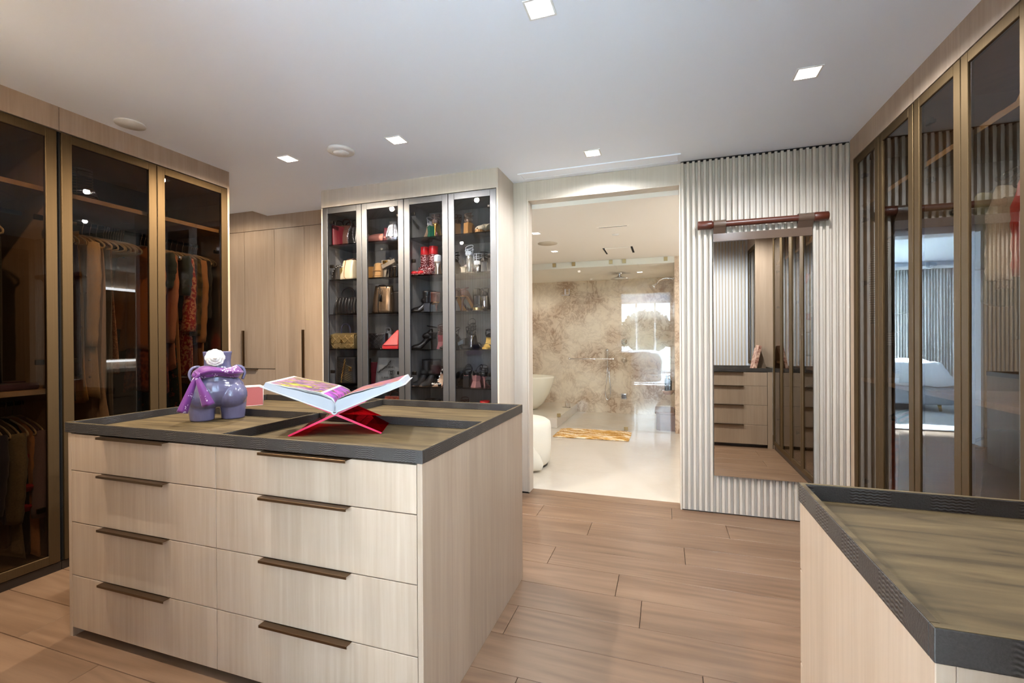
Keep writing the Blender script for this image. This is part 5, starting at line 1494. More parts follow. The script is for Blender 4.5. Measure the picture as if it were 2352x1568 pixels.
t = bag('studded_bag', 'small black half-round bag with pearl studs on the second shelf', -2.735, 3.38, S[2] + E_, .35)
build('body', bag_body(.15, .08, .135, .7, dome=.75), 'l_black', t)
sd_ = MB()
for a in [math.radians(d) for d in range(0, 181, 15)]: sd_.sphere((.068 * math.cos(a), -.040, .03 + .095 * math.sin(a)), .004, 8, 6)
build('stud', sd_, 'pearl', t)
t = bag('bucket_tote', 'gold and cream pleated tote with tan trim on the second shelf', -2.622, 3.38, S[2] + E_, -.25)
build('body', bag_body(.17, .12, .175, .35, .2, wt=.82), 'l_cream', t); build('trim', MB().tube(smooth_path([(-.02, -.03, .172), (-.012, -.05, .1), (.0, -.062, .03), (.02, -.058, .004)]), .006, 8, flat=.4), 'l_tan', t)
build('handle', MB().rbox(-.02, .07, -.02, .02, .168, .186, .006), 'l_brown', t); build('gold_panel', MB().rbox(-.078, -.03, -.054, -.03, .012, .11, .01), 'l_gold', t)
t = bag('top_handle_bag', 'black ruched top-handle bag on the third shelf', -2.66, 3.42, S[3] + E_, .1)
build('body', bag_body(.25, .13, .155, .45, .3, wt=.86), 'l_black', t); build('handle', arch(.13, .085, .15, -.02, .006), 'l_black', t)
pl_ = MB()
for i in range(7): pl_.tube(smooth_path([(-.09 + .03 * i, -.042, .15), (-.094 + .031 * i, -.066, .08), (-.1 + .033 * i, -.062, .012)]), .006, 6)
build('pleat', pl_, 'l_black', t)
def quilt(w, h, z0, y, step, r=.0016, sl=0.0):
    q = MB(); k = -w
    while k < w * 2:
        for s in (1, -1):
            a = Vector((k - w / 2, y, z0)) if s > 0 else Vector((w / 2 - k, y, z0)); e = a + Vector((s * h, sl * h, h))
            lo, hi = 0, 1
            def clip(p, q_):
                t0, t1 = 0., 1.; dx = q_.x - p.x
                for lim, sg in ((-w / 2, -1), (w / 2, 1)):
                    num = (lim - p.x)
                    if dx * sg > 0:
                        t1 = min(t1, num / dx)
                    elif dx * sg < 0:
                        t0 = max(t0, num / dx)
                return t0, t1
            t0, t1 = clip(a, e)
            if t1 > t0 + .02: q.tube([a + (e - a) * t0, a + (e - a) * t1], r, 5)
        k += step
    return q
t = bag('flap_bag', 'quilted metallic gold flap bag with double C clasp on the fourth shelf', -2.655, 3.36, S[4] + E_, .08)
build('body', bag_body(.24, .10, .125, .75, .4), 'l_gold', t)
fp = MB(); fp.loft([[(x_, y_, z_) for x_, y_, z_ in ((-.115 * k, -.052, .045), (.115 * k, -.052, .045), (.112 * k, -.058, .05), (-.112 * k, -.058, .05))] for k in (1,)] + [[(-.118, -.048, .12), (.118, -.048, .12), (.114, -.058, .126), (-.114, -.058, .126)], [(-.112, .0, .132), (.112, .0, .132), (.11, .0, .140), (-.11, .0, .140)], [(-.112, .045, .12), (.112, .045, .12), (.11, .05, .126), (-.11, .05, .126)]], smooth=False)
fl_ = build('flap', fp, 'l_gold', t, bevel=.004)
build('quilting', quilt(.22, .072, .05, -.0585, .06, .0024).addbm(bmesh.new()), 'l_gold', t)
build('quilting', quilt(.23, .038, .006, -.054, .06, .0024), 'l_gold', t)
build('handle', arch(.09, .085, .132, 0, .006), 'c_navy', t)
def cc_mark(r, th, y, z, x=0):
    m_ = MB()
    for s in (-1, 1):
        pts = [(x + s * (-.36 * r) * -1 + s * r * -math.cos(a) * 1.0, y, z + r * math.sin(a)) for a in [math.radians(d) for d in range(-125, 126, 25)]]
        pts = [(x + s * (.38 * r - r * math.cos(a)) , y, z + r * math.sin(a)) for a in [math.radians(d) for d in range(-125, 126, 25)]]
        m_.tube(pts, th, 6)
    return m_
build('clasp', cc_mark(.012, .003, -.064, .07), 'gold', t)
t = bag('chevron_bag', 'tall black chevron-stitched bag with gold chain on the fifth shelf', -2.665, 3.40, S[5] + E_, .1)
build('body', bag_body(.20, .09, .235, .94, wt=.96), 'l_black_matt', t)
st_ = MB()
for i in range(9):
    st_.tube([(-.085, -.0448, .075 + .016 * i), (.075, -.0448, .006 + .016 * i)], .0009, 5)
build('stitching', st_, 'gold', t); build('chain', chain([(.0, -.045, .225), (-.005, -.055, .16), (-.02, -.06, .08), (-.03, -.062, .006)], .006), 'gold', t); build('clasp', cc_mark(.016, .003, -.048, .13, .05), 'gold', t)
t = bag('box_bag', 'black structured bag against the divider on the fifth shelf', -2.54, 3.45, S[5] + E_, 0)
build('body', bag_body(.13, .1, .22, .8), 'l_black', t); build('handle', arch(.06, .05, .21), 'l_black', t)
t = bag('travel_bag', 'black soft bag on the low shelf below the chevron bag', -2.62, 3.42, S[6] + E_, 0)
build('body', bag_body(.26, .14, .2, .6), 'l_black', t); build('handle', arch(.1, .06, .19), 'l_black', t)
# --- second column
t = bag('pouch', 'soft salmon pink pouch lying on the top shelf', -2.335, 3.42, S[1] + E_, .2, 'pouch')
build('body', MB().sphere((0, 0, .045), .1, 24, 12, (1.25, .55, .45)), 'l_pink', t); build('tie', MB().rbox(-.125, -.1, -.02, .02, .01, .09, .01), 'l_taupe', t)
t = bag('drawstring_bag', 'silver metallic drawstring bucket bag on the top shelf', -2.20, 3.42, S[1] + E_, 0)
build('body', MB().lathe([(.001, 0), (.06, 0), (.07, .012), (.066, .06), (.05, .12), (.034, .155), (.04, .18), (.034, .182), (.001, .165)], 28, sy=.8), 'l_silver', t)
fo_ = MB()
for k in range(10):
    a = 2 * PI * k / 10; fo_.tube(smooth_path([(.036 * math.cos(a), .03 * math.sin(a), .155), (.056 * math.cos(a), .044 * math.sin(a), .1), (.069 * math.cos(a), .055 * math.sin(a), .04)]), .007, 6)
build('fold', fo_, 'l_silver', t); build('cord', MB().tube([(.037 * math.cos(a), .031 * math.sin(a), .157) for a in [2 * PI * k / 16 for k in range(16)]], .004, 6, ring=True), 'l_black', t)
t = bag('wristlet', 'burgundy wristlet with silver edge leaning by the silver bucket bag', -2.268, 3.40, S[1] + E_, .5, 'pouch')
build('body', bag_body(.05, .03, .13, .5, wt=.5), 'l_wine', t); build('edge', MB().tube([(-.025, -.016, .004), (-.014, -.012, .125)], .003, 6), 'chrome', t)
t = bag('suede_pouch', 'mustard suede pouch on the second shelf', -2.375, 3.36, S[2] + E_, .3, 'pouch')
build('body', bag_body(.10, .07, .10, .6, dome=.4), 'l_mustard', t); build('clasp', MB().sphere((-.03, -.036, .012), .006), 'gold', t)
t = bag('basket_bag', 'woven straw basket bag with rounded top on the second shelf', -2.315, 3.36, S[2] + E_, .1)
build('body', bag_body(.085, .07, .125, .8, dome=.6), 'wicker', t); build('lid', MB().sphere((0, 0, .118), .03, 16, 10, (1.1, .9, .5)), 'wicker', t); build('weave', MB().box(-.042, .042, -.037, -.034, .06, .064).box(-.042, .042, -.037, -.034, .02, .024), 'l_tan', t)
t = bag('clasp_bag', 'taupe boxy bag with gold push lock and wide strap on the second shelf', -2.252, 3.40, S[2] + E_, -.1)
build('body', bag_body(.10, .07, .155, .85), 'l_taupe', t); build('lock_plate', MB().rbox(-.02, .03, -.042, -.034, .12, .15, .004), 'gold', t); build('strap', MB().box(-.02, .12, -.05, -.044, -.016, .016).xf(Matrix.Rotation(-.35, 4, 'Y')).move(0, 0, .10), 'l_taupe', t); build('handle', arch(.05, .03, .15, .02, .005), 'l_black', t)
t = bag('fringe_bag', 'black fringed bag on the second shelf next to the taupe bag', -2.175, 3.38, S[2] + E_, 0)
build('body', bag_body(.09, .06, .10, .7), 'l_black', t)
fg = MB(); rf = random.Random(3)
for i in range(26): fg.tube([(-.045 + .0036 * i, -.034, .09), (-.045 + .0036 * i + rf.uniform(-.006, .006), -.045 - rf.uniform(0, .01), .006)], .0018, 4)
build('fringe', fg, 'black_sequin2', t)
t = bag('metallic_tote', 'tall bronze metallic leather tote with tassel on the third shelf', -2.275, 3.38, S[3] + E_, .05)
build('body', bag_body(.19, .12, .235, .45, .2, wt=.8), 'l_bronze', t); build('tassel', MB().tube([(.0, -.05, .21), (0, -.06, .16)], .003, 6).lathe([(.004, .16), (.008, .15), (.012, .10), (.001, .10)], 10, cy=-.062), 'l_black', t); build('handle', arch(.08, .02, .22, -.03, .004), 'l_black', t); build('seam', MB().tube(smooth_path([(-.025, -.035, .23), (-.022, -.06, .1), (-.018, -.064, .006)]), .0025, 6), 'l_black', t)
t = bag('crossbody_bag', 'dark green crossbody bag with silver chain on the third shelf', -2.165, 3.42, S[3] + E_, 0)
build('body', bag_body(.09, .08, .19, .6), 'l_black', t); build('chain', chain([(-.03, -.045, .18), (-.04, -.055, .1), (-.03, -.06, .01)], .006), 'chrome', t)
t = bag('flap_bag', 'black quilted leather flap bag with silver chain on the fourth shelf', -2.345, 3.37, S[4] + E_, .15)
build('body', bag_body(.20, .09, .135, .8), 'l_black', t); build('quilting', quilt(.17, .12, .01, -.0455, .04, .0016), 'l_black', t); build('chain', chain([(.05, -.03, .135), (.06, -.045, .13), (.02, -.05, .12), (.07, -.05, .128)], .005), 'chrome', t); build('clasp', cc_mark(.012, .0025, -.052, .04, -.07), 'chrome', t)
t = bag('pleated_bag', 'dark grey pleated drawstring bag on the fourth shelf', -2.25, 3.42, S[4] + E_, 0)
build('body', MB().lathe([(.001, 0), (.04, 0), (.046, .02), (.04, .10), (.026, .14), (.03, .155), (.001, .15)], 24, sy=.8), 'l_grey', t); build('handle', arch(.05, .035, .145, -.02, .005), 'l_grey', t); build('cord', arch(.04, .025, .15, .02, .004), 'l_black', t)
t = bag('pyramid_bag', 'bright red patent triangular bag on the fourth shelf', -2.175, 3.36, S[4] + E_, .2)
pr_ = MB(); pr_.loft([[(-.085, -.05, 0), (.06, -.05, 0), (.06, .04, 0), (-.085, .04, 0)], [(-.08, -.048, .03), (.06, -.046, .03), (.06, .038, .03), (-.08, .038, .03)], [(.035, -.012, .16), (.055, -.012, .16), (.055, .01, .16), (.035, .01, .16)]], smooth=False)
build('body', pr_, 'l_red', t, bevel=.006); build('ring', MB().tube([(-.082 + .01 * math.cos(a), -.052, .012 + .01 * math.sin(a)) for a in [2 * PI * k / 12 for k in range(12)]], .002, 6, ring=True), 'chrome', t); build('panel_seam', MB().tube([(-.07, -.05, .034), (.055, -.048, .034)], .002, 6), 'l_wine', t)
t = bag('folder_clutch', 'upright wine red folder clutch on the fifth shelf', -2.375, 3.41, S[5] + E_, .2)
build('body', MB().rbox(-.045, .045, -.02, .02, 0, .19, .006), 'l_wine', t); build('flap', MB().rbox(-.044, .044, -.025, -.02, .1, .188, .003), 'l_wine', t)
t = bag('logo_tote', 'grey canvas tote with black chain straps and double C emblem on the fifth shelf', -2.235, 3.40, S[5] + E_, .08)
build('body', bag_body(.25, .11, .23, .35, .25, wt=.84), 'l_grey', t); build('chain', chain([(-.09, -.055, .10), (-.05, -.06, .125), (.0, -.055, .16), (.04, -.05, .21)], .007), 'l_black', t)
build('emblem', cc_mark(.015, .0026, -.0615, .105, .045), 'l_black', t)
build('emblem_ring', MB().tube([(.045 + .027 * math.cos(a), -.0600, .105 + .027 * math.sin(a)) for a in [2 * PI * k / 28 for k in range(28)]], .0012, 5, ring=True), 'l_black', t)
for s_, sz, zz in (('CHANEL', .026, .150), ('31 RUE CAMBON', .021, .062)):
    me = text_mesh(s_, sz, .0008); me.materials.append(M('l_black'))
    o = bpy.data.objects.new('lettering', me); COL.objects.link(o); o.parent = t; o.rotation_euler = (PI / 2, 0, 0); o.location = (.03, -.0615, zz)
t = bag('print_bag', 'red and brown printed bag with silver studs on the low shelf', -2.19, 3.40, S[6] + E_, 0)
build('body', bag_body(.2, .11, .2, .6, dome=.3), 'c_rust', t); build('handle', arch(.09, .05, .19), 'l_choc', t)
sd_ = MB()
for i in range(24): sd_.sphere((-.08 + .16 * rf.random(), -.052, .05 + .13 * rf.random()), .005, 6, 4)
build('stud', sd_, 'chrome', t)

# ---------------------------------------------------------------- shoes
def foot_z(y, L, hh, plat):
    u = y / L
    if u < .18: return plat + hh
    if u < .66:
        k = (u - .18) / .48; k = k * k * (3 - 2 * k); return plat + hh * (1 - k)
    return plat + .004 * ((u - .66) / .34)
def foot_w(u, point):
    tab = [(0, .016), (.06, .025), (.16, .029), (.40, .023), (.66, .039), (.84, .034 if not point else .026), (.95, .022 if not point else .011), (1.0, .008 if not point else .002)]
    return interp(tab, u)
def shoe(name, label, group, x, y, z, rz, mat, hh=.095, L=.225, heel='stiletto', heelmat=None, solemat=None, inmat=None, kind='pump', straps=(), plat=.004, point=True, shaft=.0, strapmat=None, cat='shoe', shaft_r=.042, extra=None):
    t = thing(name, label, cat, (x, y, z + .0008), rz, group)
    ys = [L * k / 22 for k in range(23)]
    # sole board with insole
    b = MB(); loops = []
    for yy in ys:
        w = foot_w(yy / L, point); zz = foot_z(yy, L, hh, plat); tk = .006 if yy < L * .6 else .006 + plat * .0
        zb = max(0.0, zz - tk) if plat <= .006 or yy < L * .5 else 0.0
        if plat > .006 and L * .38 < yy <= L * .5: zb = max(0, zz - tk) * (1 - (yy - L * .38) / (L * .12))
        loops.append([(-w, yy, zz), (0, yy, zz - .002), (w, yy, zz), (w * .92, yy, zb), (-w * .92, yy, zb)])
    b.loft(loops, smooth=False)
    build('sole', b, solemat or inmat or mat, t, bevel=.0008, bseg=1)
    # heel
    hm = MB(); zt = plat + hh
    if heel == 'stiletto':
        hm.loft([[(r * math.cos(a), cy + r * 1.1 * math.sin(a), zz) for a in [2 * PI * k / 12 for k in range(12)]] for zz, r, cy in ((0, .0055, .010), (.02, .005, .011), (zt * .55, .0065, .015), (zt * .85, .014, .024), (zt - .002, .024, .032))])
    elif heel == 'block':
        hm.loft([[(-w_, y0, zz), (w_, y0, zz), (w_, y1, zz), (-w_, y1, zz)] for zz, w_, y0, y1 in ((0, .026, -.002, .045), (zt * .6, .024, .0, .048), (zt - .002, .026, .002, .056))], smooth=False)
    elif heel == 'round':
        hm.lathe([(.001, 0), (.023, 0), (.023, zt * .5), (.025, zt - .002), (.001, zt - .002)], 20, cy=.028)
    elif heel == 'flare':
        hm.loft([[(-w_, y0, zz), (w_, y0, zz), (w_, y1, zz), (-w_, y1, zz)] for zz, w_, y0, y1 in ((0, .030, -.012, .05), (zt * .5, .022, .004, .045), (zt - .002, .026, .002, .056))], smooth=False)
    if heel != 'none':
        build('heel', hm, heelmat or mat, t, bevel=.0012, bseg=1)
    # upper
    def dome(y0, y1, hgt, lift=.0):
        m_ = MB(); lp = []
        for k in range(13):
            yy = y0 + (y1 - y0) * k / 12; u = yy / L; w = foot_w(u, point) * 1.04; zz = foot_z(yy, L, hh, plat)
            h = hgt(u)
            lp.append([(-w * math.cos(a), yy, zz - .003 + h * math.sin(a)) for a in [PI * j / 12 for j in range(13)]])
        m_.loft(lp, caps=False, closed=False)
        return m_
    if kind in ('pump', 'boot'):
        build('vamp', dome(L * (.56 if kind == 'pump' else .16), L * .998, (lambda u: interp([(.0, .09), (.3, .085), (.56, .052), (.8, .036), (1.0, .012)], u))), mat, t, solid=.0016)
        cm = MB()
        def cf(u, v):
            yy = u; a = -1 + 2 * u
            q = abs(a); yb = .50 * L * q ** 1.6; w = foot_w(yb / L, point) * (1.03) * min(1, .12 + q * 2.6) * (1 if a > 0 else -1)
            zz = foot_z(yb, L, hh, plat); hgt = .058 * (1 - q ** 2 * .55)
            return (w, yb - .002, zz - .002 + hgt * v)
        cm.grid(cf, 28, 5)
        build('counter', cm, mat, t, solid=.0016)
    if kind == 'sandal':
        for u0, u1 in ((.70, .84),):
            build('toe_strap', dome(L * u0, L * u1, lambda u: .034), strapmat or mat, t, solid=.0018)
    if kind == 'cross':
        for sg in (-1, 1):
            pts = [(sg * .038, L * .58, foot_z(L * .58, L, hh, plat)), (sg * .02, L * .66, plat + .042), (-sg * .02, L * .76, plat + .036), (-sg * .034, L * .86, plat + .004)]
            build('toe_strap', MB().tube(smooth_path(pts, 5), .005, 8, flat=.5), strapmat or mat, t)
    if kind == 'boot' and shaft:
        zt2 = plat + hh; lp = []
        for v in (0, .12, .25, .4, .55, .7, .85, 1.0):
            zz = zt2 + shaft * v; r = shaft_r * (.94 + .10 * abs(v - .2) / .8 + (.022 * math.sin(v * 24) if extra == 'slouch' else 0)); cyy = .040 + .010 * (1 - v)
            lp.append([(r * math.cos(a) * .92, cyy + r * 1.08 * math.sin(a), zz) for a in [2 * PI * k / 24 for k in range(24)]])
        inner = [[(p[0] * .9, .040 + (p[1] - .040) * .9, p[2] - .004) for p in lp[-1]]]
        build('shaft', MB().loft(lp + inner, caps=True), mat, t)
        build('ankle_fill', MB().sphere((0, .062, zt2 + .022), .040, 20, 12, (.82, 1.5, .85)), mat, t)
    if straps and kind in ('sandal', 'cross'):
        sp_ = max(straps, key=lambda q: q[1]); zt3 = plat + hh; rt_ = sp_[5]
        po_ = MB()
        for sg in (-1, 1):
            po_.tube(smooth_path([(sg * .026, .034, zt3 - .002), (sg * .031, sp_[0] - .004, zt3 + sp_[1] * .55), (sg * sp_[2], sp_[0], zt3 + sp_[1])], 4), rt_ * 1.1, 6)
        po_.tube(smooth_path([(0, .002, zt3 - .002), (0, -.002, zt3 + .025), (0, sp_[0] - sp_[3] * math.cos(sp_[4]), zt3 + sp_[1] - sp_[3] * math.sin(sp_[4]))], 4), rt_ * 1.4, 6)
        build('strap_support', po_, strapmat or mat, t)
        cu_ = MB()
        def cupf(u, v):
            a = -1 + 2 * u; q = abs(a); yb = .20 * L * q ** 1.7; w = foot_w(yb / L, point) * 1.02 * min(1, .15 + q * 2.4) * (1 if a > 0 else -1)
            return (w, yb - .001, foot_z(yb, L, hh, plat) - .003 + .034 * v * (1 - q ** 2))
        cu_.grid(cupf, 18, 3)
        build('heel_cup', cu_, strapmat or mat, t, solid=.0015)
    for (cy_, cz_, rx, ry, tilt, rt) in straps:
        pts = []
        for k in range(20):
            a = 2 * PI * k / 20
            p = Vector((rx * math.cos(a), ry * math.sin(a), 0)); p.rotate(Matrix.Rotation(tilt, 3, 'X'))
            pts.append((p.x, cy_ + p.y, plat + hh + cz_ + p.z))
        build('strap', MB().tube(pts, rt, 6, ring=True), strapmat or mat, t)
    return t
ANK = ((.035, .055, .033, .040, .15, .0028),)
ANK2 = ANK + ((.03, .075, .031, .038, .3, .0025), (.03, .03, .031, .04, -.2, .0025))
TOP = ((.05, .02, .032, .05, .9, .003),)
Gs = 'shoes in the display cabinet'
def pair(name, label, x, y, z, rz, gap, mat, rz2=None, **k):
    shoe(name, label, label, x - gap / 2, y, z, rz, mat, **k); shoe(name, label, label, x + gap / 2, y + k.get('L', .225) * .0 - .01, z, rz if rz2 is None else rz2, mat, **k)
Y0 = 3.315
PT = math.radians
# column three
shoe('strappy_sandal', 'crystal-strapped sandal with emerald heel on the top shoe shelf', None, -1.87, 3.36, S[1], PT(52), 'l_green', hh=.10, heel='flare', heelmat='l_green', inmat='l_nude', kind='sandal', strapmat='glitter_silver' if 'glitter_silver' in MATS else pm('glitter_silver', (220, 222, 228), .15, .9, noise=.4, nscale=300, bump=.8), straps=((.03, .05, .034, .044, .7, .0045),), cat='sandal')
shoe('strappy_sandal', 'gold stiletto sandal with thin dark ankle straps on the top shoe shelf', None, -1.755, Y0, S[1], PT(8), 'l_gold', hh=.105, heel='stiletto', heelmat='gold', inmat='l_gold', kind='sandal', strapmat='l_brown', straps=ANK2, cat='sandal')
shoe('strappy_sandal', 'blush sandal lying beside the gold stiletto on the top shoe shelf', None, -1.80, 3.40, S[1], PT(60), 'l_mauve', hh=.03, heel='block', kind='sandal', straps=TOP, cat='sandal')
for x_, y_ in ((-1.905, 3.41), (-1.815, 3.375)):
    tb = shoe('ankle_boot', 'red rhinestone boot with plain red top band on the second shoe shelf', 'red rhinestone boots', x_, y_, S[2], PT(168 if x_ < -1.85 else 158), 'glitter', hh=.03, L=.20, heel='block', heelmat='l_red', kind='boot', shaft=.15, plat=.004, point=False, cat='boot', shaft_r=.037)
    build('toe_cap', MB().sphere((0, .175, .018), .03, 16, 10, (1.0, .9, .6)), 'l_red', tb)
    build('top_band', MB().lathe([(.0355, .175), (.038, .195), (.038, .25), (.0365, .252), (.034, .25), (.034, .19)], 24, sx=.92, sy=1.08, cy=.040), 'l_red', tb)
shoe('pump', 'clear vinyl pump with white stiletto on the second shoe shelf', None, -1.735, Y0 + .01, S[2], PT(25), 'clear_vinyl', hh=.10, heel='stiletto', heelmat='l_white', inmat='l_nude')
for x_, r_ in ((-1.925, 120), (-1.835, 20)):
    shoe('ankle_boot', 'black leather slouch ankle boot on the third shoe shelf', 'black slouch boots', x_, 3.40 if r_ > 50 else Y0 + .01, S[3], PT(r_), 'l_black', hh=.07, L=.21, heel='block', kind='boot', shaft=.10, cat='boot', extra='slouch')
shoe('ankle_boot', 'brown black ankle boot with tan sole on the third shoe shelf', None, -1.745, Y0 + .01, S[3], PT(40), 'l_choc', hh=.075, heel='stiletto', kind='boot', shaft=.08, solemat='l_tan', cat='boot')
pair('lace_up_heel', 'black studded lace-up heel with open ankle strap on the fourth shoe shelf', -1.88, 3.38, S[4], PT(130), .085, 'l_black', hh=.08, heel='block', kind='boot', shaft=.055, straps=((.04, .10, .036, .042, .2, .004),), cat='shoe')
shoe('platform_sandal', 'dark red flared-heel sandal with golden yellow insole on the fourth shoe shelf', None, -1.755, Y0, S[4], PT(-150), 'l_wine', hh=.10, heel='flare', heelmat='l_choc', inmat='l_yellow', kind='cross', plat=.012, straps=ANK, cat='sandal')
shoe('platform_sandal', 'dark green and brown flared-heel sandal beside the golden insole sandal', None, -1.715, 3.33, S[4], PT(5), 'l_choc', hh=.115, heel='flare', heelmat='l_wine', inmat='l_choc', kind='cross', straps=ANK2, cat='sandal')
pair('cut_out_boot', 'tall black strappy cut-out boot with open toe on the fifth shoe shelf', -1.865, 3.41, S[5], PT(165), .085, 'l_black_matt', hh=.08, heel='stiletto', kind='boot', shaft=.13, shaft_r=.046, solemat='l_nude', extra='slouch', cat='boot')
ps = shoe('pearl_sandal', 'sandal edged with large pearls on the fifth shoe shelf', None, -1.755, 3.43, S[5], PT(178), 'l_mauve', hh=.09, heel='block', inmat='l_nude', kind='sandal', strapmat='l_black', straps=ANK, cat='sandal')
pm_ = MB()
for k in range(9): pm_.sphere((.036 * math.cos(PI * k / 8), .165 + .035 * math.sin(PI * k / 8), .022), .007, 8, 6)
for k in range(4): pm_.sphere((0, .14 - .024 * k, .05 + .026 * k), .0075, 8, 6)
build('pearl', pm_, 'pearl', ps)
pair('ankle_boot', 'black buckled ankle boot on the low shoe shelf', -1.845, 3.38, S[6], PT(150), .09, 'l_black', hh=.06, heel='block', kind='boot', shaft=.12, cat='boot')
shoe('strappy_sandal', 'navy strappy sandal on the low shoe shelf beside the buckled boots', None, -1.735, 3.33, S[6], PT(20), 'c_navy', hh=.1, heel='stiletto', kind='sandal', straps=ANK2, cat='sandal')
# column four
pair('strappy_sandal', 'snakeskin sandal with coiled ankle straps and tan heel on the top shoe shelf', -1.525, 3.34, S[1], PT(28), .075, 'snake', hh=.09, heel='block', heelmat='l_tan', inmat='l_tan', kind='sandal', straps=ANK2, rz2=PT(-20), cat='sandal')
shoe('mule', 'tan and cream rounded mule on the top shoe shelf', None, -1.355, 3.36, S[1], PT(175), 'l_cream', hh=.03, L=.19, heel='block', heelmat='l_tan', kind='pump', point=False, inmat='l_tan', plat=.02)
shoe('strappy_sandal', 'black chain-strapped sandal on the second shoe shelf', None, -1.60, Y0 + .01, S[2], PT(-10), 'l_black', hh=.09, heel='block', kind='sandal', straps=ANK2, strapmat='black_sequin2', cat='sandal')
fs = shoe('fluffy_heel', 'blush fluffy sandal with cream block heel on the second shoe shelf', None, -1.525, Y0 + .01, S[2], PT(-15), 'fluff', hh=.045, heel='round', heelmat='l_cream', inmat='l_cream', kind='sandal', plat=.006, point=False, cat='sandal')
fu = MB(); rf = random.Random(8)
for k in range(40): fu.sphere((rf.uniform(-.042, .042), rf.uniform(.06, .2), rf.uniform(.03, .075)), rf.uniform(.012, .02), 8, 6)
build('fluff', fu, 'fluff', fs)
shoe('tall_heel', 'sandal with tall round iridescent heel on the second shoe shelf', None, -1.463, Y0 - .003, S[2], PT(0), 'clear_vinyl', hh=.135, heel='round', heelmat='iridescent', inmat='l_white', kind='sandal', straps=((.03, .04, .034, .04, .4, .002), (.03, .065, .03, .038, .6, .002)), strapmat='clear_vinyl', cat='sandal')
shoe('block_heel', 'clear strap sandal with mirrored silver block heel on the second shoe shelf', None, -1.39, Y0, S[2], PT(5), 'clear_vinyl', hh=.055, heel='round', heelmat='chrome', inmat='l_silver', kind='sandal', straps=((.03, .06, .034, .04, .4, .002), (.03, .09, .03, .038, .2, .002)), strapmat='clear_vinyl', cat='sandal')
shoe('strappy_sandal', 'black slingback sandal by the side panel on the second shoe shelf', None, -1.335, 3.335, S[2], PT(25), 'l_black', hh=.08, heel='block', kind='sandal', straps=ANK2, cat='sandal')
pair('stiletto_sandal', 'brown stiletto sandal with gold heel tip on the third shoe shelf', -1.565, Y0 + .01, S[3], PT(-18), .075, 'l_choc', hh=.115, heel='stiletto', heelmat='l_choc', inmat='l_tan', kind='pump', straps=((.03, .055, .034, .044, .35, .0025),), rz2=PT(-35))
shoe('peep_toe', 'black and gold peep-toe heel turned toe forward on the third shoe shelf', None, -1.44, 3.49, S[3], PT(195), 'l_black', hh=.105, heel='stiletto', inmat='l_gold', kind='sandal', plat=.018, straps=ANK, cat='sandal', point=False)
shoe('platform_pump', 'black platform pump beside the peep-toe heel on the third shoe shelf', None, -1.395, Y0 + .02, S[3], PT(30), 'l_black', hh=.105, heel='block', kind='pump', plat=.014)
shoe('chrome_heel', 'sandal with chrome block heel by the side panel on the third shoe shelf', None, -1.335, Y0, S[3], PT(5), 'l_black', hh=.115, heel='round', heelmat='chrome', kind='sandal', straps=ANK, cat='sandal')
shoe('block_sandal', 'black block-heel ankle-strap sandal on the fourth shoe shelf', None, -1.60, Y0, S[4], PT(-15), 'l_black', hh=.10, heel='flare', kind='sandal', straps=((.035, .05, .034, .042, .5, .003),), inmat='l_grey', cat='sandal')
shoe('tie_heel', 'black strappy tie sandal with silver stiletto on the fourth shoe shelf', None, -1.445, Y0, S[4], PT(2), 'l_black', hh=.11, heel='stiletto', heelmat='chrome', kind='cross', straps=ANK2 + ((.04, .06, .03, .04, 1.0, .003), (.03, .1, .03, .03, 1.2, .0025)), cat='sandal')
shoe('flat_mule', 'low black mule in the middle of the fourth shoe shelf', None, -1.51, 3.40, S[4], PT(120), 'l_black', hh=.03, heel='block', kind='pump')
shoe('tie_heel', 'black tie sandal lying behind the silver stiletto sandal', None, -1.50, 3.45, S[4], PT(10), 'l_black_matt', hh=.12, heel='block', kind='cross', straps=ANK, cat='sandal')
shoe('espadrille', 'tan and black open-toe sandal at the side panel on the fourth shoe shelf', None, -1.35, 3.47, S[4], PT(190), 'l_black', hh=.085, heel='block', inmat='l_yellow', kind='sandal', straps=ANK + TOP, point=False, plat=.012, cat='sandal')
shoe('cage_sandal', 'black caged sandal with clear block heel on the fifth shoe shelf', None, -1.49, Y0 + .005, S[5], PT(5), 'l_black', hh=.095, heel='block', heelmat='l_black', inmat='l_mauve', kind='cross', straps=((.05, .04, .03, .05, 1.0, .0035), (.05, .04, .034, .05, .6, .0035), (.045, .03, .034, .045, .2, .0035)), cat='sandal')
shoe('cage_sandal', 'mauve-soled caged sandal leaning on its pair on the fifth shoe shelf', None, -1.43, 3.34, S[5], PT(-28), 'l_mauve', hh=.095, heel='flare', heelmat='l_mauve', inmat='l_mauve', kind='cross', strapmat='l_black', straps=((.05, .04, .03, .05, .9, .0035),), cat='sandal')
shoe('round_pump', 'dark round-toe pump by the divider on the fifth shoe shelf', None, -1.60, 3.47, S[5], PT(170), 'l_black', hh=.06, heel='block', kind='pump', point=False)
shoe('slingback', 'mauve slingback with black straps by the side panel on the fifth shoe shelf', None, -1.345, 3.36, S[5], PT(35), 'l_mauve', hh=.085, heel='stiletto', kind='sandal', strapmat='l_black', straps=ANK2, cat='sandal')
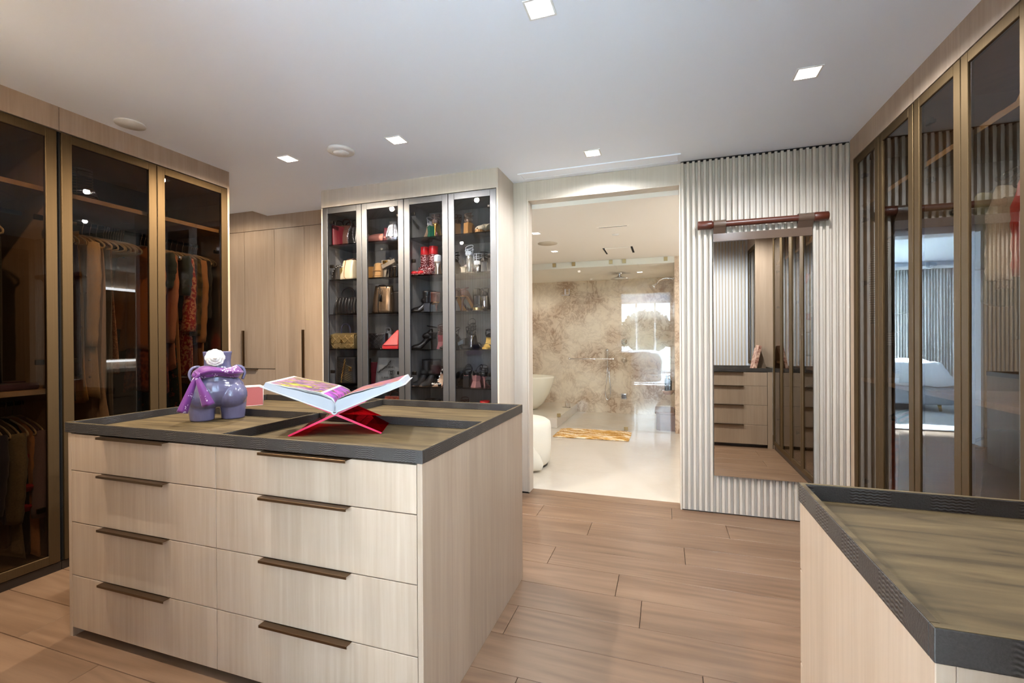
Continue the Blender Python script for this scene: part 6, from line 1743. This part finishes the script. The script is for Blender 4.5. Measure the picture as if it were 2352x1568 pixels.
shoe('chain_sandal', 'gold chain-trimmed sandal on the low shoe shelf', None, -1.47, 3.36, S[6], PT(60), 'l_gold', hh=.08, heel='block', kind='sandal', straps=ANK2, strapmat='gold', cat='sandal')
shoe('strappy_sandal', 'brown caged sandal behind the gold chain sandal on the low shoe shelf', None, -1.53, 3.38, S[6], PT(20), 'l_choc', hh=.12, heel='block', kind='cross', straps=ANK2, cat='sandal')
rs_ = shoe('ankle_boot', 'bright red studded ankle boot on the low shoe shelf', None, -1.335, 3.34, S[6], PT(25), 'l_red', hh=.07, heel='block', kind='boot', shaft=.12, cat='boot')
build('stud', MB().sphere((-.03, -.01, .12), .005).sphere((-.03, -.01, .14), .005).sphere((-.03, -.01, .1), .005), 'chrome', rs_)

# keep every bag and shoe inside its own cabinet
FITS = {'left': (-2.788, -2.02, 3.285, 3.635), 'right': (-1.975, -1.207, 3.285, 3.635)}
bpy.context.view_layer.update()
for o in [q for q in COL.objects if q.parent is None and q.type == 'EMPTY' and 3.29 < q.location.y < 3.6 and -2.8 < q.location.x < -1.2 and q.get('category') in ('handbag', 'pouch', 'shoe', 'sandal', 'boot')]:
    pts = [c.matrix_world @ v.co for c in o.children for v in c.data.vertices]
    x0_, x1_, y0_, y1_ = min(p.x for p in pts), max(p.x for p in pts), min(p.y for p in pts), max(p.y for p in pts)
    a, b_, c_, d_ = FITS['left' if o.location.x < -2.0 else 'right']
    if x0_ < a: o.location.x += a - x0_
    if x1_ > b_: o.location.x -= x1_ - b_
    if y1_ > d_: o.location.y -= y1_ - d_
    if y0_ < c_: o.location.y += c_ - y0_

# glittering gold heel on the top shelf of the left wardrobe
shoe('pump', 'sparkling gold stiletto pump on the top shelf of the left wardrobe', None, -3.36, 1.40, 2.100, PT(100), 'l_gold', hh=.11, heel='stiletto', heelmat='l_gold', kind='boot', shaft=.03, plat=.01)
shoe('pump', 'second sparkling gold pump turned sideways on the top shelf of the left wardrobe', None, -3.45, 1.32, 2.100, PT(100), 'l_gold', hh=.11, heel='stiletto', heelmat='l_gold', kind='boot', shaft=.03, plat=.01)
